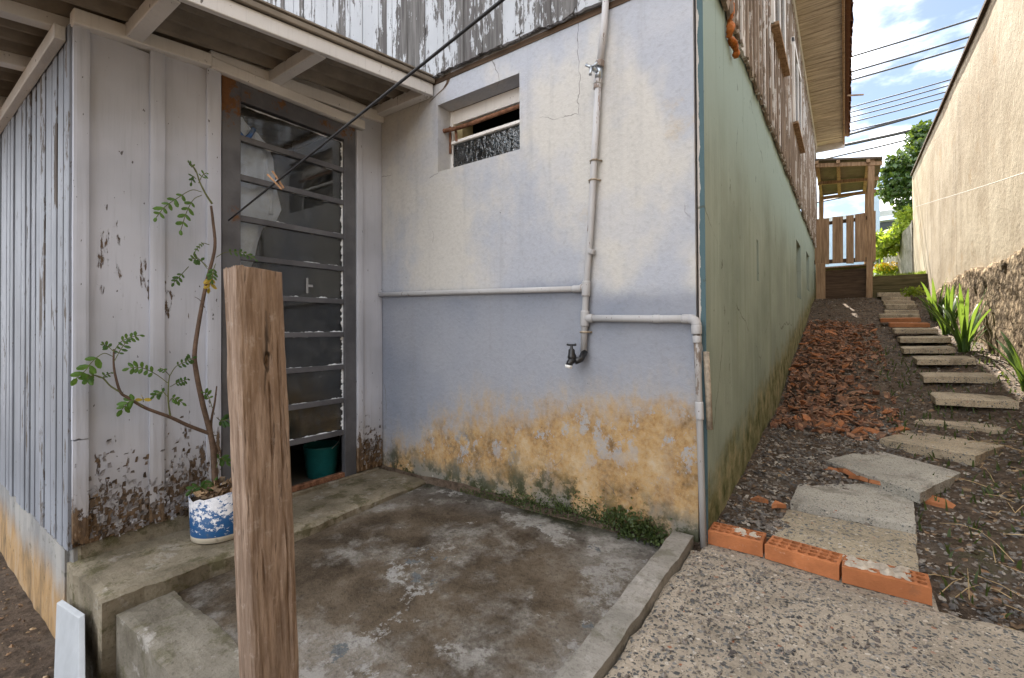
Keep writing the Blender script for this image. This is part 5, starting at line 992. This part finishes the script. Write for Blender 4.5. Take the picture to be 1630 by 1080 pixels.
# ------------------------------------------------------------ porch
po = empty('porch', (0, 11.2, 1.4), label='ramshackle wooden porch with plank railing at the end of the alley', cat='porch')
PYF = 11.0
def pf(u, v, y=PYF): return aty(u, v, y)
pA, pB = pf(1385, 255), pf(1381, 490)
MB().beam(pf(1383, 492)+V((0, 0, -.1)), pf(1387, 252), .10, .09, up=(0, 1, 0)).build('post', MT['oldwood'], po, .006)
MB().beam(pf(1306, 485)+V((0, 0, -.1)), pf(1306, 420), .16, .12, up=(0, 1, 0)).build('post', MT['oldwood'], po, .006)
MB().beam(pf(1300, 480)+V((0, 2.2, 0)), pf(1300, 262)+V((0, 2.2, 0)), .09, .09, up=(0, 1, 0)).build('post', MT['oldwood'], po, .006); MB().beam(pf(1386, 480)+V((0, 2.2, 0)), pf(1388, 256)+V((0, 2.2, 0)), .09, .09, up=(0, 1, 0)).build('post', MT['oldwood'], po, .006)
MB().beam(pf(1295, 418)+V((0, .05, 0)), pf(1392, 412)+V((0, .05, 0)), .12, .07).build('rail', MT['darkwood'], po, .004); MB().beam(pf(1296, 358)+V((0, .05, 0)), pf(1390, 345)+V((0, .05, 0)), .05, .06).build('rail', MT['darkwood'], po, .004)
for (u0, u1, vt0, vt1, vb) in ((1297, 1320, 350, 348, 421), (1325, 1342, 346, 345, 419), (1347, 1359, 344, 343, 420), (1361, 1378, 342, 339, 417), (1380, 1394, 337, 336, 417)):
    a, b = pf(u0, vb), pf(u1, vb); c, d = pf(u1, vt1), pf(u0, vt0); t = V((0, -.025, 0)); MB().add([a, b, c, d, a+t, b+t, c+t, d+t], [(0, 1, 2, 3), (7, 6, 5, 4), (4, 5, 1, 0), (5, 6, 2, 1), (6, 7, 3, 2), (7, 4, 0, 3)]).build('rail_board', MT['oldwood'], po, .004)
dz = pf(1350, 420).z
for k in range(14): bx('deck_board', (HX+.05, PYF+.02+k*.175, dz-.06), (.46, PYF+.02+k*.175+.165, dz-.03), MT['oldwood'], po, .004)
bx('under_deck_shade', (HX+.05, PYF+.06, 1.3), (.42, PYF+.09, dz-.10), MT['darkwood'], po, .004)  # dark sheet imitates the darkness under the deck
# roof: fibre cement panels on a grid of battens, tilted up towards the viewer
ra, rb, rc, rd = pf(1297, 256, 10.9), pf(1405, 252, 10.9), pf(1393, 300, 13.2)+V((0.02, 0, .0)), pf(1299, 297, 13.2)
rd = V((ra.x, 13.2, rc.z)); rc = V((rb.x, 13.2, rc.z)); t = V((0, 0, .035))
nR = 14
for k in range(2):
    f0, f1 = k/2, (k+1)/2; q = [ra.lerp(rb, f0), ra.lerp(rb, f1), rd.lerp(rc, f1), rd.lerp(rc, f0)]; MB().add(q+[p+t for p in q], [(3, 2, 1, 0), (4, 5, 6, 7), (0, 1, 5, 4), (1, 2, 6, 5), (2, 3, 7, 6), (3, 0, 4, 7)]).build('roof_panel', MT['oldsheet'], po)
off = V((0, 0, -.035))
for f in (.03, .36, .80): MB().beam(ra.lerp(rb, f)+off, rd.lerp(rc, f)+off, .06, .06).build('rafter', MT['oldwood'], po)
for f in (.03, .5, .97): MB().beam(ra.lerp(rd, f)+off*2.2, rb.lerp(rc, f)+off*2.2, .05, .07).build('batten', MT['oldwood'], po)
# ------------------------------------------------------------ beyond the alley
def crown(root, name, cs, n, size, mat, seed): return leafy(name, n, clump(cs), size, mat, root, seed, -.1)
def tree(name, label, base, top, cs, n, size, mat, seed, tr=.09):
    r = empty(name, tuple(base), label=label, cat='tree'); base, top = V(base), V(top)
    MB().tube([base, base.lerp(top, .4)+V((.06, 0, 0)), base.lerp(top, .75), top], [tr, tr*.8, tr*.55, tr*.3], 8).build('trunk', MT['bark'], r, smooth=True)
    for c, _ in cs[::2]: MB().tube([base.lerp(top, .55), (base.lerp(top, .8)+V(c))/2, V(c)], [tr*.4, tr*.25, tr*.1], 6).build('limb', MT['bark'], r)
    crown(r, 'crown', cs, n, size, mat, seed); return r
tcs = [(aty(u, v, y), (r_, r_, r_*.8)) for u, v, y, r_ in ((1452, 300, 15.2, .55), (1430, 285, 15.0, .42), (1465, 250, 15.4, .6), (1440, 262, 15.1, .45), (1478, 225, 15.6, .5), (1420, 305, 15.0, .30), (1490, 280, 15.8, .8), (1455, 330, 15.3, .4), (1470, 212, 15.5, .3), (1425, 270, 15.0, .25), (1500, 240, 15.8, .6))]
tree('broadleaf_tree', 'dark glossy tree rising behind the beige boundary wall', (1.9, 15.6, 1.9), tuple(aty(1470, 250, 15.5)), tcs, 5200, .13, MT['tree'], 11)
bcs = [(aty(u, v, y), (r_, r_, r_*.8)) for u, v, y, r_ in ((1420, 385, 14.6, .30), (1440, 365, 14.5, .36), (1405, 400, 14.7, .25), (1448, 345, 14.6, .3), (1400, 380, 14.9, .22))]
tree('lime_shrub', 'lime green sunlit shrub overhanging the iron gate', (1.1, 15.3, 1.9), tuple(aty(1435, 375, 14.8)), bcs, 1300, .12, MT['bush'], 12, .04)
dcs = [(aty(u, v, 17), (.5, .4, .4)) for u, v in ((1400, 400), (1420, 405), (1440, 400))]
tree('dark_hedge_bush', 'dark bush standing behind the iron gate bars', (.9, 17, 1.9), tuple(aty(1420, 395, 17)), dcs, 900, .16, MT['tree'], 13, .05)
fc = aty(1410, 425, 14.8); yf = empty('yellow_flower_clump', (fc.x, 14.8, 1.9), label='clump of yellow flowers in front of the iron gate', cat='flowers')
leafy('petals', 260, clump([((fc.x, 14.8, fc.z), (.26, .2, .13))]), .06, MT['flower'], yf, 3); leafy('leaves', 260, clump([((fc.x, 14.85, fc.z-.1), (.28, .2, .16))]), .09, MT['bush'], yf, 4)
gt = empty('iron_gate', (.8, 15.5, 1.9), label='pale steel bar gate at the far end of the path', cat='gate')
for k in range(9):
    u = 1394+k*6; a, b = aty(u, 432, 15.5), aty(u, 372+rnd.uniform(-2, 2), 15.5); MB().tube([a, b], .012, 6).build('bar', MT['galv'], gt)
for v in (378, 428): MB().beam(aty(1392, v, 15.5), aty(1443, v, 15.5), .03, .04).build('rail', MT['galv'], gt)
fh = empty('far_house', (1.5, 26, 2), label='white neighbour house with pale roof seen past the porch', cat='house')
def fq(u0, v0, u1, v1, y, d, name, mat, parent=fh):
    a, b = aty(u0, v1, y), aty(u1, v0, y); return bx(name, (a.x, y, a.z), (b.x, y+d, b.z), mat, parent, 0)
fq(1380, 345, 1470, 445, 26, 5, 'wall', MT['farwall']); fwn = fq(1398, 352, 1425, 372, 25.95, .04, 'window', MT['farglass']); fq(1396, 350, 1427, 352, 25.93, .05, 'frame', MT['farwall'], fwn)
a, b, c, d = aty(1375, 340, 25.2), aty(1475, 326, 25.2), aty(1475, 300, 29), aty(1388, 308, 29); MB().add([a, b, c, d, a+V((0, 0, -.25)), b+V((0, 0, -.25)), c+V((0, 0, -.25)), d+V((0, 0, -.25))], [(0, 1, 2, 3), (4, 7, 6, 5), (0, 4, 5, 1), (1, 5, 6, 2)]).build('roof', MT['farroof'], fh)
MB().beam(aty(1395.5, 400, 20), aty(1395.5, 306, 20), .16, .16, up=(0, 1, 0)).build('blue_post', MT['bluepaint'], label='pale blue post beside the right edge of the porch', cat='post')
lh = empty('left_far_house', (-.5, 30, 2), label='bluish far building glimpsed behind the porch railing', cat='building')
fq(1290, 350, 1392, 440, 30, 4, 'wall', MT['bluepaint'], lh); fq(1288, 346, 1394, 350, 29.9, 4.2, 'roof', MT['farroof'], lh)
# ------------------------------------------------------------ overhead wires
WL = [((1359, 89.5), (1564, 26), .012, 'topmost thin power line crossing the sky'), ((1358, 114), (1549.6, 57), .012, 'second power line from the top crossing the sky'), ((1358, 127), (1543, 73), .012, 'third power line from the top crossing the sky'), ((1351, 172), (1517, 126), .008, 'highest of the four fine parallel wires'), ((1351, 180), (1514.6, 135), .008, 'second of the four fine parallel wires'), ((1351, 188), (1511, 145), .008, 'third of the four fine parallel wires'), ((1351, 196), (1507, 155.6), .008, 'lowest of the four fine parallel wires'), ((1349, 210), (1453, 185), .008, 'thin wire just above the upper thick cable'), ((1349, 215), (1499, 173), .016, 'upper of the two thick black cables in the sky'), ((1345, 231), (1486, 200), .021, 'lower and thickest black cable above the tree'), ((1345, 246), (1443, 223), .011, 'cable just below the thickest black cable'), ((1303, 322), (1376, 307), .010, 'wire seen through the porch above its railing')]
for p, q, r_, lab in WL:
    a, b = aty(*p, 16), aty(*q, 16); d = b-a; MB().tube([a-d*2.5+V((0, 0, .0)), a, (a+b)/2+V((0, 0, -.01)), b, b+d*3], r_*2.1, 6).build('power_line', MT['wire'], label=lab, cat='wire', group='overhead wires')
MB().beam(aty(1349, 152.5, 9.2), aty(1375, 151, 9.2), .02, .02).build('eave_stick', MT['oldwood'], label='short stick poking out of the eave', cat='stick')
